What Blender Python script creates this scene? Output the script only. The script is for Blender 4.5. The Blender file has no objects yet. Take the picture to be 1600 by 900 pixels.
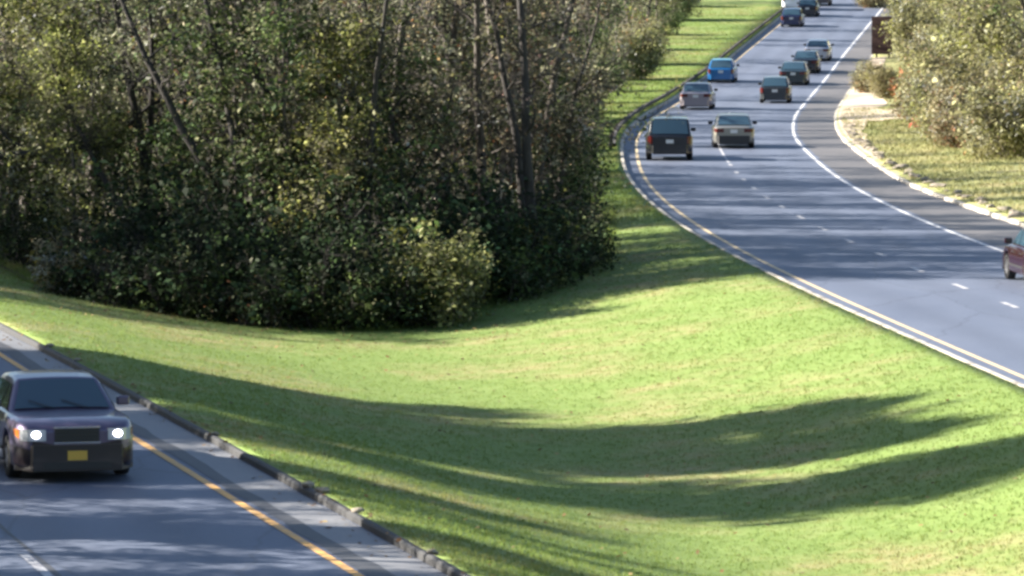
import bpy, math, random
import numpy as np
from mathutils import Vector, Matrix, noise as mnoise

# ------------------------------------------------------------------ camera, sky, sun, exposure
scene = bpy.context.scene
COL = scene.collection
F = 7500.0                                   # focal length in 1600-wide pixels
PITCH = math.atan(510.0 / F)
CAMH = 8.2
cam_d = bpy.data.cameras.new('camera')
cam = bpy.data.objects.new('camera', cam_d)
COL.objects.link(cam)
cam_d.sensor_width = 36.0
cam_d.lens = 36.0 * F / 1600.0
cam_d.clip_start = 0.5
cam_d.clip_end = 6000
cam.location = (0, 0, CAMH)
cam.rotation_euler = (math.pi / 2 - PITCH, 0, 0)
scene.camera = cam

SUN_EL = math.radians(25)
SUN_AZ_BACK = math.radians(-8)               # sun from the left, slightly ahead of the camera
SUN_DIR = Vector((-math.cos(SUN_EL) * math.cos(SUN_AZ_BACK), -math.cos(SUN_EL) * math.sin(SUN_AZ_BACK), math.sin(SUN_EL)))
world = bpy.data.worlds.new('World')
scene.world = world
world.use_nodes = True
wn = world.node_tree
bg = wn.nodes['Background']
sky = wn.nodes.new('ShaderNodeTexSky')
sky.sky_type = 'NISHITA'
sky.sun_disc = False
sky.sun_elevation = SUN_EL
sky.sun_rotation = math.atan2(SUN_DIR.x, SUN_DIR.y)
sky.air_density = 1.0
sky.dust_density = 1.0
sky.ozone_density = 1.5
wn.links.new(sky.outputs[0], bg.inputs[0])
bg.inputs[1].default_value = 0.051
sun_d = bpy.data.lights.new('sun', 'SUN')
sun_d.energy = 5.0
sun_d.angle = math.radians(0.53)
sun_d.color = (1.0, 0.93, 0.82)
sun = bpy.data.objects.new('sun', sun_d)
COL.objects.link(sun)
sun.location = (-60, -20, 60)
sun.rotation_euler = SUN_DIR.to_track_quat('Z', 'Y').to_euler()
scene.view_settings.view_transform = 'Standard'
scene.view_settings.look = 'None'
scene.view_settings.exposure = 2.1
scene.view_settings.gamma = 1.0
scene.view_settings.use_curve_mapping = False
scene.cycles.use_denoising = True
scene.cycles.max_bounces = 6
scene.cycles.diffuse_bounces = 3
scene.cycles.glossy_bounces = 3
scene.cycles.transmission_bounces = 3
scene.cycles.transparent_max_bounces = 6
scene.cycles.caustics_reflective = False
scene.cycles.caustics_refractive = False
scene.cycles.filter_width = 3.0

# ------------------------------------------------------------------ curves of the place
def prof(y):                                  # rise of the road and the land beyond the bend
    y = np.asarray(y, float)
    a = np.clip(y - 270.0, 0, 80.0)
    z = 0.035 / 160.0 * a * a
    z = z + 0.035 * np.clip(y - 350.0, 0, 400)
    return z

def pix(x, y, dz=0.0):                        # a picture point to the road surface (used to take the place's measures)
    u, v = (x - 800.0) / F, -(y - 450.0) / F
    d = np.array([u, math.cos(PITCH) + v * math.sin(PITCH), -math.sin(PITCH) + v * math.cos(PITCH)])
    lo, hi = 10.0, 900.0
    for _ in range(60):
        m = (lo + hi) / 2
        p = d * (m / d[1])
        if CAMH + p[2] > float(prof(m)) + dz: lo = m
        else: hi = m
    p = d * (lo / d[1])
    return float(p[0]), float(lo)

def spline(pts):
    pts = sorted((b, a) for a, b in pts)
    ys = np.array([p[0] for p in pts]); xs = np.array([p[1] for p in pts])
    g = np.arange(-60, 1000, 2.0)
    s0 = (xs[1] - xs[0]) / (ys[1] - ys[0]); s1 = (xs[-1] - xs[-2]) / (ys[-1] - ys[-2])
    v = np.interp(g, ys, xs)
    v = np.where(g < ys[0], xs[0] + s0 * (g - ys[0]), v)
    v = np.where(g > ys[-1], xs[-1] + s1 * (g - ys[-1]), v)
    k = np.exp(-0.5 * (np.arange(-12, 13) / 5.0) ** 2); k /= k.sum()
    vp = np.concatenate([v[0] - (v[1] - v[0]) * np.arange(12, 0, -1), v, v[-1] + (v[-1] - v[-2]) * np.arange(1, 13)])
    v = np.convolve(vp, k, 'valid')
    return lambda y: np.interp(y, g, v)

# right road: yellow edge line
_wh = [pix(*p) for p in [(1560, 385), (1440, 345), (1330, 295), (1265, 255), (1237, 215), (1240, 180), (1270, 145), (1310, 95), (1352, 45)]]
_ye = [pix(*p) for p in [(1600, 590), (1400, 505), (1240, 435), (1100, 362), (1030, 310), (1000, 272)]]
W_R = 7.35
xry = spline(_ye + [(x - W_R, y) for x, y in _wh if y > 205])
xrw = lambda y: xry(y) + W_R
xrk = lambda y: xrw(y) + 2.1 + 0.5 * np.clip((175 - np.asarray(y)) / 25, 0, 1)     # right kerb
xrl = lambda y: xry(y) - 0.55                                                     # left kerb of the right road
# left road: yellow line, kerb to its right
_ly = [pix(*p) for p in [(560, 900), (380, 790), (200, 680), (8, 559)]]
xly = spline(_ly)
xlk = spline([pix(*p) for p in [(700, 900), (480, 775), (240, 643), (110, 572), (5, 518)]])
xlo = lambda y: xly(y) - 9.6                                                      # outer edge of the left road

def sstep(a, b, v):
    t = np.clip((np.asarray(v, float) - a) / (b - a), 0, 1)
    return t * t * (3 - 2 * t)

def dip(y):
    return np.interp(y, [0, 70, 100, 118, 135, 160, 250, 400], [1.3, 1.3, 1.22, 1.25, 1.1, 0.85, 0.5, 0.3])

KERB = 0.12
def med_z(y, t):
    s = np.sin(np.pi * np.clip(t, 0, 1)) ** 1.25
    return prof(y) + KERB - 0.01 - dip(y) * s

def ground_z(x, y):                           # scalar
    L, R = float(xlk(y)), float(xrl(y))
    p = float(prof(y))
    if L < x < R: return float(med_z(y, (x - L) / (R - L)))
    K = float(xrk(y))
    if x > K: return p + KERB + right_bank(x - K)
    O = float(xlo(y))
    if x < O: return p + KERB + left_bank(O - x)
    return p

def right_bank(d):
    return 0.05 * d + 2.0 * float(sstep(7, 22, d)) if np.isscalar(d) else 0.05 * d + 2.0 * sstep(7, 22, d)
def left_bank(d):
    return 0.06 * d if np.isscalar(d) else 0.06 * d

# ------------------------------------------------------------------ helpers
def tag(o, label=None, cat=None, group=None, kind=None):
    if label: o['label'] = label
    if cat: o['category'] = cat
    if group: o['group'] = group
    if kind: o['kind'] = kind
    return o

def mesh_data(name, verts, faces, mat=None, smooth=False, cols=None):
    me = bpy.data.meshes.new(name)
    verts = np.asarray(verts, dtype=np.float32)
    if isinstance(faces, np.ndarray):
        n, k = faces.shape
        me.vertices.add(len(verts)); me.vertices.foreach_set('co', verts.ravel())
        me.loops.add(n * k); me.loops.foreach_set('vertex_index', faces.astype(np.int32).ravel())
        me.polygons.add(n)
        me.polygons.foreach_set('loop_start', np.arange(0, n * k, k, dtype=np.int32))
        me.polygons.foreach_set('loop_total', np.full(n, k, dtype=np.int32))
        if cols is not None:
            a = me.attributes.new('leafcol', 'FLOAT_COLOR', 'FACE')
            c = np.ones((n, 4), np.float32); c[:, :3] = cols
            a.data.foreach_set('color', c.ravel())
        me.update(calc_edges=True)
    else:
        me.from_pydata([tuple(v) for v in verts], [], faces)
        me.update()
    if smooth:
        me.polygons.foreach_set('use_smooth', np.ones(len(me.polygons), dtype=bool))
    if mat: me.materials.append(mat)
    return me

def obj(name, me, parent=None):
    o = bpy.data.objects.new(name, me)
    COL.objects.link(o)
    if parent: o.parent = parent
    return o

def empty(name, loc=(0, 0, 0), rz=0.0, parent=None):
    o = bpy.data.objects.new(name, None)
    COL.objects.link(o)
    o.empty_display_size = 0.3
    o.location = loc; o.rotation_euler = (0, 0, rz)
    if parent: o.parent = parent
    return o

def copy_tree(o, parent=None):
    c = o.copy(); COL.objects.link(c)
    if parent: c.parent = parent
    for ch in list(o.children): copy_tree(ch, c)
    return c

class MB:
    def __init__(s): s.v = []; s.f = []
    def add(s, vs, fs):
        b = len(s.v); s.v += [tuple(v) for v in vs]; s.f += [tuple(i + b for i in f) for f in fs]
    def box(s, x0, x1, y0, y1, z0, z1):
        s.add([(x0, y0, z0), (x1, y0, z0), (x1, y1, z0), (x0, y1, z0), (x0, y0, z1), (x1, y0, z1), (x1, y1, z1), (x0, y1, z1)],
              [(0, 3, 2, 1), (4, 5, 6, 7), (0, 1, 5, 4), (1, 2, 6, 5), (2, 3, 7, 6), (3, 0, 4, 7)])
    def grid(s, rows, flip=False):
        n = len(rows[0]); b = len(s.v)
        for r in rows: s.v += [tuple(p) for p in r]
        for i in range(len(rows) - 1):
            for j in range(n - 1):
                q = (b + i * n + j, b + i * n + j + 1, b + (i + 1) * n + j + 1, b + (i + 1) * n + j)
                s.f.append(q[::-1] if flip else q)
    def lathe(s, prof_, axis_y=True, n=28, cx=0, cy=0, cz=0):
        rows = []
        for (r, h) in prof_:
            rows.append([(cx + r * math.cos(2 * math.pi * k / n), cy + h, cz + r * math.sin(2 * math.pi * k / n)) for k in range(n + 1)])
        s.grid(rows)
    def build(s, name, mat, parent=None, smooth=False, bevel=0.0):
        me = mesh_data(name, s.v, s.f, mat, smooth)
        o = obj(name, me, parent)
        if bevel:
            m = o.modifiers.new('bevel', 'BEVEL'); m.width = bevel; m.segments = 2; m.limit_method = 'ANGLE'; m.angle_limit = math.radians(40)
        return o

# ------------------------------------------------------------------ materials
def new_mat(name):
    m = bpy.data.materials.new(name); m.use_nodes = True
    nt = m.node_tree
    return m, nt, nt.nodes['Principled BSDF']

def simple(name, col, rough=0.5, metal=0.0, coat=0.0, emit=None, es=0.0, spec=0.5):
    m, nt, b = new_mat(name)
    b.inputs['Base Color'].default_value = (*col, 1)
    b.inputs['Roughness'].default_value = rough
    b.inputs['Metallic'].default_value = metal
    b.inputs['Coat Weight'].default_value = coat
    b.inputs['Coat Roughness'].default_value = 0.05
    b.inputs['Specular IOR Level'].default_value = spec
    if emit:
        b.inputs['Emission Color'].default_value = (*emit, 1); b.inputs['Emission Strength'].default_value = es
    return m

def N(nt, t, **kw):
    n = nt.nodes.new(t)
    for k, v in kw.items(): setattr(n, k, v)
    return n

def pos_noise(nt, scale, detail=4, rough=0.55, stretch=None):
    geo = N(nt, 'ShaderNodeNewGeometry')
    src = geo.outputs['Position']
    if stretch:
        mp = N(nt, 'ShaderNodeMapping'); mp.inputs['Scale'].default_value = stretch
        nt.links.new(src, mp.inputs['Vector']); src = mp.outputs[0]
    n = N(nt, 'ShaderNodeTexNoise'); n.inputs['Scale'].default_value = scale
    n.inputs['Detail'].default_value = detail; n.inputs['Roughness'].default_value = rough
    nt.links.new(src, n.inputs['Vector'])
    return n.outputs[0]

def ramp(nt, fac, stops):
    r = N(nt, 'ShaderNodeValToRGB')
    while len(r.color_ramp.elements) < len(stops): r.color_ramp.elements.new(0.5)
    for e, (p, c) in zip(r.color_ramp.elements, stops):
        e.position = p; e.color = (*c, 1) if len(c) == 3 else c
    nt.links.new(fac, r.inputs[0])
    return r.outputs[0]

def mix(nt, fac, a, b, mode='MIX'):
    m = N(nt, 'ShaderNodeMix', data_type='RGBA', blend_type=mode)
    for s, v in ((m.inputs[0], fac), (m.inputs[6], a), (m.inputs[7], b)):
        if isinstance(v, (int, float)): s.default_value = v
        elif isinstance(v, tuple): s.default_value = (*v, 1)
        else: nt.links.new(v, s)
    return m.outputs[2]

def grass_colour(nt, blades=False):
    big = pos_noise(nt, 0.16, 3, 0.6)
    mid = pos_noise(nt, 0.9, 4, 0.65)
    fine = pos_noise(nt, 7.0, 3, 0.6)
    c = ramp(nt, mid, [(0.24, (0.134, 0.196, 0.050)), (0.50, (0.156, 0.222, 0.060)), (0.76, (0.188, 0.246, 0.080))])
    dry = ramp(nt, big, [(0.45, (0, 0, 0)), (0.62, (0.85, 0.85, 0.85))])
    dm = N(nt, 'ShaderNodeMath', operation='MULTIPLY')
    nt.links.new(dry, dm.inputs[0])
    fr = ramp(nt, mid, [(0.42, (0.15, 0.15, 0.15)), (0.62, (0.75, 0.75, 0.75))])
    nt.links.new(fr, dm.inputs[1])
    c = mix(nt, dm.outputs[0], c, (0.29, 0.235, 0.125))
    k = ramp(nt, fine, [(0.25, (0.84, 0.85, 0.83)), (0.75, (1.18, 1.16, 1.15))])
    return mix(nt, 1.0, c, k, 'MULTIPLY')

def mk_grass(name, blades=False):
    m, nt, b = new_mat(name)
    c = grass_colour(nt, blades)
    b.inputs['Roughness'].default_value = 0.85
    b.inputs['Specular IOR Level'].default_value = 0.2
    if blades:
        at = N(nt, 'ShaderNodeAttribute'); at.attribute_name = 'leafcol'
        c = mix(nt, 1.0, c, at.outputs['Color'], 'MULTIPLY')
        nt.links.new(c, b.inputs['Base Color'])
        tr = N(nt, 'ShaderNodeBsdfTranslucent')
        nt.links.new(c, tr.inputs['Color'])
        ms = N(nt, 'ShaderNodeMixShader'); ms.inputs[0].default_value = 0.45
        nt.links.new(b.outputs[0], ms.inputs[1]); nt.links.new(tr.outputs[0], ms.inputs[2])
        nt.links.new(ms.outputs[0], nt.nodes['Material Output'].inputs[0])
    else:
        nt.links.new(c, b.inputs['Base Color'])
        bp = N(nt, 'ShaderNodeBump'); bp.inputs['Strength'].default_value = 0.35; bp.inputs['Distance'].default_value = 0.06
        nt.links.new(pos_noise(nt, 5.0, 5, 0.7), bp.inputs['Height'])
        nt.links.new(bp.outputs[0], b.inputs['Normal'])
    return m

def mk_verge():                               # right verge: drier, olive-straw grass
    m, nt, b = new_mat('verge_grass')
    c = ramp(nt, pos_noise(nt, 0.5, 5, 0.65), [(0.3, (0.15, 0.175, 0.05)), (0.5, (0.23, 0.23, 0.08)), (0.7, (0.33, 0.28, 0.13))])
    k = ramp(nt, pos_noise(nt, 6.0, 3), [(0.25, (0.75, 0.75, 0.75)), (0.75, (1.2, 1.2, 1.2))])
    nt.links.new(mix(nt, 1.0, c, k, 'MULTIPLY'), b.inputs['Base Color'])
    b.inputs['Roughness'].default_value = 0.9
    return m

def mk_asphalt(name, c0, c1, bump=0.25, tracks=False):
    m, nt, b = new_mat(name)
    big = pos_noise(nt, 0.35, 4, 0.6, (1, 0.25, 1))
    fine = pos_noise(nt, 14.0, 4, 0.7)
    c = ramp(nt, big, [(0.3, c0), (0.7, c1)])
    k = ramp(nt, fine, [(0.2, (0.78, 0.78, 0.78)), (0.8, (1.2, 1.2, 1.2))])
    c = mix(nt, 1.0, c, k, 'MULTIPLY')
    if tracks:
        at = N(nt, 'ShaderNodeAttribute'); at.attribute_name = 'across'
        def M2(op, a, v, w3=None):
            q = N(nt, 'ShaderNodeMath', operation=op)
            for i_, w in ((0, a), (1, v)):
                if isinstance(w, (int, float)): q.inputs[i_].default_value = w
                else: nt.links.new(w, q.inputs[i_])
            if w3 is not None: q.inputs[2].default_value = w3
            return q.outputs[0]
        # tyre-polished wheel tracks, two to a lane, with an oily band between them
        wob = M2('MULTIPLY', pos_noise(nt, 0.12, 2), 0.35)
        ph = M2('MULTIPLY', M2('ADD', at.outputs['Fac'], wob), 2 * math.pi / 1.84)
        wv = M2('COSINE', ph, 0.0)
        tr = ramp(nt, M2('MULTIPLY_ADD', wv, 0.5, 0.5), [(0.0, (0.84, 0.84, 0.85)), (1.0, (1.10, 1.10, 1.10))])
        c = mix(nt, pos_noise(nt, 0.25, 3, 0.6, (1, 0.2, 1)), c, mix(nt, 1.0, c, tr, 'MULTIPLY'))
        # sealed cracks and patches
        geo = N(nt, 'ShaderNodeNewGeometry'); mp = N(nt, 'ShaderNodeMapping'); mp.inputs['Scale'].default_value = (0.33, 0.085, 1)
        nt.links.new(geo.outputs['Position'], mp.inputs['Vector'])
        dn = N(nt, 'ShaderNodeMix', data_type='RGBA'); dn.inputs[0].default_value = 0.12
        nz = N(nt, 'ShaderNodeTexNoise'); nz.inputs['Scale'].default_value = 0.8; nt.links.new(geo.outputs['Position'], nz.inputs['Vector'])
        nt.links.new(mp.outputs[0], dn.inputs[6]); nt.links.new(nz.outputs['Color'], dn.inputs[7])
        vo = N(nt, 'ShaderNodeTexVoronoi', feature='DISTANCE_TO_EDGE'); vo.inputs['Scale'].default_value = 1.0
        nt.links.new(dn.outputs[2], vo.inputs['Vector'])
        ck = ramp(nt, vo.outputs['Distance'], [(0.004, (0.55, 0.55, 0.56)), (0.012, (1, 1, 1))])
        c = mix(nt, 0.45, c, mix(nt, 1.0, c, ck, 'MULTIPLY'))
    nt.links.new(c, b.inputs['Base Color'])
    b.inputs['Roughness'].default_value = 0.62
    bp = N(nt, 'ShaderNodeBump'); bp.inputs['Strength'].default_value = bump; bp.inputs['Distance'].default_value = 0.01
    nt.links.new(pos_noise(nt, 60.0, 3, 0.7), bp.inputs['Height'])
    nt.links.new(bp.outputs[0], b.inputs['Normal'])
    return m

def mk_worn(name, col, base, lo=0.35, hi=0.5, scale=3.0):
    m, nt, b = new_mat(name)
    f = ramp(nt, pos_noise(nt, scale, 6, 0.7), [(lo, (0, 0, 0)), (hi, (1, 1, 1))])
    nt.links.new(mix(nt, f, base, col), b.inputs['Base Color'])
    b.inputs['Roughness'].default_value = 0.7
    return m

def mk_noise2(name, a, b_, scale, rough=0.85, bump=0.0, stretch=None):
    m, nt, b = new_mat(name)
    n = pos_noise(nt, scale, 5, 0.65, stretch)
    nt.links.new(ramp(nt, n, [(0.3, a), (0.7, b_)]), b.inputs['Base Color'])
    b.inputs['Roughness'].default_value = rough
    if bump:
        bp = N(nt, 'ShaderNodeBump'); bp.inputs['Strength'].default_value = bump; bp.inputs['Distance'].default_value = 0.04
        nt.links.new(n, bp.inputs['Height']); nt.links.new(bp.outputs[0], b.inputs['Normal'])
    return m

def mk_leaf():
    m, nt, b = new_mat('leaf')
    at = N(nt, 'ShaderNodeAttribute'); at.attribute_name = 'leafcol'
    oi = N(nt, 'ShaderNodeObjectInfo')
    hs = N(nt, 'ShaderNodeHueSaturation')
    mr = N(nt, 'ShaderNodeMapRange'); mr.inputs[3].default_value = 0.482; mr.inputs[4].default_value = 0.518
    nt.links.new(oi.outputs['Random'], mr.inputs[0]); nt.links.new(mr.outputs[0], hs.inputs['Hue'])
    nt.links.new(at.outputs['Color'], hs.inputs['Color'])
    b.inputs['Roughness'].default_value = 0.7
    b.inputs['Specular IOR Level'].default_value = 0.2
    nt.links.new(hs.outputs[0], b.inputs['Base Color'])
    tr = N(nt, 'ShaderNodeBsdfTranslucent'); nt.links.new(hs.outputs[0], tr.inputs['Color'])
    ms = N(nt, 'ShaderNodeMixShader'); ms.inputs[0].default_value = 0.3
    nt.links.new(b.outputs[0], ms.inputs[1]); nt.links.new(tr.outputs[0], ms.inputs[2])
    nt.links.new(ms.outputs[0], nt.nodes['Material Output'].inputs[0])
    return m

M = {}
M['grass'] = mk_grass('grass_ground')
M['blade'] = mk_grass('grass_blade', True)
M['verge'] = mk_verge()
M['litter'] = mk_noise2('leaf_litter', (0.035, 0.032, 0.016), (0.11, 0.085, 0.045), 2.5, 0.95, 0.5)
M['asphalt'] = mk_asphalt('asphalt', (0.084, 0.102, 0.150), (0.118, 0.138, 0.190), tracks=True)
M['shoulder'] = mk_asphalt('shoulder_asphalt', (0.085, 0.083, 0.088), (0.135, 0.127, 0.128))
M['gutter'] = mk_asphalt('gutter_concrete', (0.145, 0.150, 0.165), (0.235, 0.235, 0.245))
M['seam'] = mk_asphalt('road_seam', (0.045, 0.047, 0.055), (0.075, 0.077, 0.085))
M['kerb'] = mk_worn('kerb_concrete', (0.46, 0.42, 0.36), (0.09, 0.08, 0.065), 0.36, 0.50, 1.6)
M['kerb_dark'] = mk_worn('kerb_dark', (0.15, 0.14, 0.13), (0.030, 0.030, 0.032), 0.60, 0.72, 1.2)  # mostly dark kerb concrete with a few paler patches
M['white'] = mk_worn('white_paint', (0.66, 0.66, 0.67), (0.28, 0.28, 0.30), 0.34, 0.54, 3.0)
M['faint_white'] = mk_worn('faint_white_paint', (0.55, 0.55, 0.57), (0.20, 0.20, 0.23), 0.36, 0.6, 3.0)
M['yellow'] = mk_worn('yellow_paint', (0.72, 0.40, 0.12), (0.42, 0.30, 0.20), 0.32, 0.52, 2.0)
M['pale_yellow'] = mk_worn('faded_yellow_paint', (0.58, 0.46, 0.28), (0.33, 0.27, 0.21), 0.30, 0.5, 3.0)
M['sand'] = mk_noise2('sand', (0.46, 0.36, 0.26), (0.62, 0.52, 0.40), 1.2, 0.95, 0.3)
M['stone'] = mk_noise2('stone', (0.16, 0.14, 0.11), (0.34, 0.29, 0.23), 4.0, 0.9, 0.4)
M['leaf'] = mk_leaf()
M['bark'] = mk_noise2('bark_grey', (0.040, 0.034, 0.030), (0.135, 0.115, 0.10), 4.0, 0.9, 0.8, (3, 3, 0.6))
M['bark_dark'] = mk_noise2('bark_dark', (0.016, 0.014, 0.014), (0.05, 0.043, 0.038), 4.0, 0.9, 0.8, (3, 3, 0.6))
M['bark_pale'] = mk_noise2('bark_pale', (0.16, 0.14, 0.12), (0.34, 0.30, 0.26), 3.0, 0.9, 0.6, (3, 3, 0.6))
M['timber'] = mk_noise2('weathered_timber', (0.030, 0.026, 0.024), (0.085, 0.075, 0.07), 3.0, 0.85, 0.4)
M['sign_brown'] = mk_noise2('brown_board', (0.040, 0.018, 0.015), (0.075, 0.036, 0.030), 3.0, 0.8, 0.3, (6, 6, 0.8))
# car materials
M['glass'] = simple('car_glass', (0.030, 0.062, 0.090), 0.05, 0, 0, spec=1.0)
M['rubber'] = simple('tyre_rubber', (0.014, 0.014, 0.015), 0.8)
M['plastic'] = simple('black_plastic', (0.018, 0.018, 0.02), 0.5)
M['chrome'] = simple('chrome', (0.72, 0.72, 0.74), 0.12, 1.0)
M['alloy'] = simple('alloy', (0.42, 0.42, 0.44), 0.3, 0.9)
M['red_lens'] = simple('red_lens', (0.08, 0.006, 0.006), 0.15, 0, 0.5)
M['clear_lens'] = simple('clear_lens', (0.55, 0.57, 0.60), 0.08, 0.2, 0.6)
M['lamp_on'] = simple('headlamp_lit', (0.8, 0.8, 0.8), 0.2, 0, 0, (0.88, 0.88, 1.0), 3.2)
M['amber'] = simple('amber_lens', (0.55, 0.16, 0.02), 0.2, 0, 0.3)
M['plate_gold'] = simple('plate_gold', (0.62, 0.38, 0.06), 0.45)
M['plate_white'] = simple('plate_white', (0.62, 0.62, 0.60), 0.45)
def paint(name, col, metal=0.35, rough=0.32):
    return simple(name, col, rough, metal, 0.7)

# ------------------------------------------------------------------ ground, roads, kerbs, markings
def rows_y():
    a = [-60, -40, -20, 0, 15, 30, 40, 48]
    a += list(np.arange(54, 160, 0.8)) + list(np.arange(160, 300, 2.0)) + list(np.arange(300, 500, 5.0)) + [520, 560, 620, 700, 800, 900, 990]
    return np.array(a, float)

def build_ground():
    ys = rows_y()
    verts, faces, mats = [], [], []
    MT = 45
    cols = None
    for y in ys:
        L, R, O, K, p = float(xlk(y)), float(xrl(y)), float(xlo(y)), float(xrk(y)), float(prof(y))
        row = []
        for d in (2600, 900, 300, 150, 90, 60, 40, 25, 15, 8, 4, 1.5, 0.12):
            row.append((O - d, p + KERB + float(left_bank(min(d, 120)))))
        n_left = len(row)
        row += [(O - 0.06, p - 0.25), (L + 0.06, p - 0.25)]
        for t in np.linspace(0, 1, MT + 1):
            a, b = L + 0.13, R - 0.13
            x = a + (b - a) * t
            z = float(med_z(y, t))
            if 0.02 < t < 0.98:
                z += 0.05 * mnoise.noise((x * 0.35, y * 0.22, 3.3))
            row.append((x, z))
        row += [(R - 0.06, p - 0.25), (K + 0.06, p - 0.25)]
        for d in (0.14, 1, 2, 3.5, 5, 7, 9, 12, 16, 20, 25, 35, 60, 100, 200, 600, 2600):
            row.append((K + d, p + KERB + float(right_bank(min(d, 60)))))
        cols = len(row)
        verts += [(x, y, z) for x, z in row]
    i_r = cols - 17
    for i in range(len(ys) - 1):
        for j in range(cols - 1):
            faces.append((i * cols + j, i * cols + j + 1, (i + 1) * cols + j + 1, (i + 1) * cols + j))
            mats.append(1 if j >= i_r - 1 else 0)
    me = mesh_data('ground', verts, np.array(faces), M['grass'], True)
    me.materials.append(M['verge'])
    me.polygons.foreach_set('material_index', np.array(mats, np.int32))
    o = obj('ground', me); tag(o, kind='structure')
build_ground()

def strip(name, f0, f1, y0, y1, lift, mat, n=3, step=1.0, kind='structure', wob=0.0, parent=None, ref=None):
    ys = np.arange(y0, y1 + 0.01, step)
    rows = []
    for y in ys:
        a, b = float(f0(y)), float(f1(y)); p = float(prof(y)) + lift
        if wob:
            a += wob * mnoise.noise((y * 0.6, 1.7, a * 0.1)); b += wob * mnoise.noise((y * 0.6, 8.1, 0.3))
        rows.append([(a + (b - a) * k / n, y, p) for k in range(n + 1)])
    mb = MB(); mb.grid(rows)
    o = mb.build(name, mat, parent, True)
    if ref:
        a_ = o.data.attributes.new('across', 'FLOAT', 'POINT')
        a_.data.foreach_set('value', np.array([v[0] - float(ref(v[1])) for v in mb.v], np.float32))
    if kind: tag(o, kind=kind)
    return o

strip('road', lambda y: xlo(y) - 0.1, lambda y: xlk(y) + 0.10, -60, 700, 0.0, M['asphalt'], 8, ref=lambda y: xly(y) - 0.5)
strip('road', lambda y: xrl(y) - 0.10, lambda y: xrk(y) + 0.10, -60, 900, 0.0, M['asphalt'], 8, ref=lambda y: xry(y) + 0.46)
strip('road_shoulder', lambda y: xrw(y) + 0.22, lambda y: xrk(y) + 0.02, -60, 900, 0.004, M['shoulder'], 3, wob=0.12)
strip('road_shoulder', lambda y: xly(y) + 0.42, lambda y: xlk(y) - 0.02, -60, 400, 0.004, M['gutter'], 2, wob=0.03)
strip('road_seam', lambda y: xly(y) + 0.16, lambda y: xly(y) + 0.46, -60, 300, 0.008, M['seam'], 1, wob=0.10)

def markings(name, items, mat):
    mb = MB()
    for f0, f1, y0, y1, lift in items:
        ys = np.linspace(y0, y1, max(2, int((y1 - y0) / 1.0) + 1))
        mb.grid([[(float(f0(y)), y, float(prof(y)) + lift), (float(f1(y)), y, float(prof(y)) + lift)] for y in ys])
    return tag(mb.build(name, mat), kind='structure')

def off(f, a): return lambda y: f(y) + a
xrm = lambda y: xry(y) + 3.68
xlm = lambda y: xly(y) - 4.15
markings('road_marking', [(off(xrw, -0.06), off(xrw, 0.08), -40, 800, 0.008)], M['white'])
dash = []
y0 = 72.0
_, yd = pix(1388, 398)
P_ = 6.6
k = math.floor((62 - yd) / P_)
while yd + k * P_ < 480:
    c = yd + k * P_
    if c < 195:
        dash.append((off(xrm, -0.075), off(xrm, 0.075), c - 0.9, c + 0.9, 0.008))
    k += 1
dash.append((off(xrm, -0.05), off(xrm, 0.05), 196, 262, 0.0085))
_, yl = pix(55, 885)
for k in range(-2, 40):
    c = yl + k * 12.2
    dash.append((off(xlm, -0.07), off(xlm, 0.07), c - 1.6, c + 1.4, 0.008))
markings('road_marking', dash, M['faint_white'])
markings('road_marking', [(off(xly, -0.07), off(xly, 0.07), -40, 300, 0.009)], M['yellow'])
markings('road_marking', [(off(xry, -0.07), off(xry, 0.06), -40, 800, 0.009)], M['pale_yellow'])
# thin tar joint beside the lane line of the left road
strip('road_seam', lambda y: xlm(y) + 0.10, lambda y: xlm(y) + 0.17, -60, 300, 0.006, M['seam'], 1, wob=0.04)

def kerb(f, width, side, y0, y1, mat, chip=0.02, seed=0):
    rows = []
    for y in np.arange(y0, y1, 0.6):
        x = float(f(y)); p = float(prof(y))
        j = chip * mnoise.noise((y * 0.9, seed, 2.2)); h = KERB + 0.4 * chip * mnoise.noise((y * 0.7, seed + 4, 1.2))
        a, b = x + side * j, x + side * (width + j)
        r = [(a, y, p - 0.12), (a + side * 0.015, y, p + h - 0.03), (a + side * 0.045, y, p + h), (b, y, p + h), (b + side * 0.01, y, p - 0.12)]
        rows.append(r if side > 0 else r[::-1])
    mb = MB(); mb.grid(rows)
    return tag(mb.build('kerb', mat), kind='structure')
kerb(xlk, 0.11, 1, -40, 420, M['kerb_dark'], 0.012, 1)
kerb(lambda y: xrl(y), 0.16, -1, -40, 800, M['kerb'], 0.02, 2)
kerb(xrk, 0.20, 1, -40, 800, M['kerb'], 0.07, 3)
kerb(xlo, 0.16, -1, -40, 420, M['kerb'], 0.02, 4)

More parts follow.
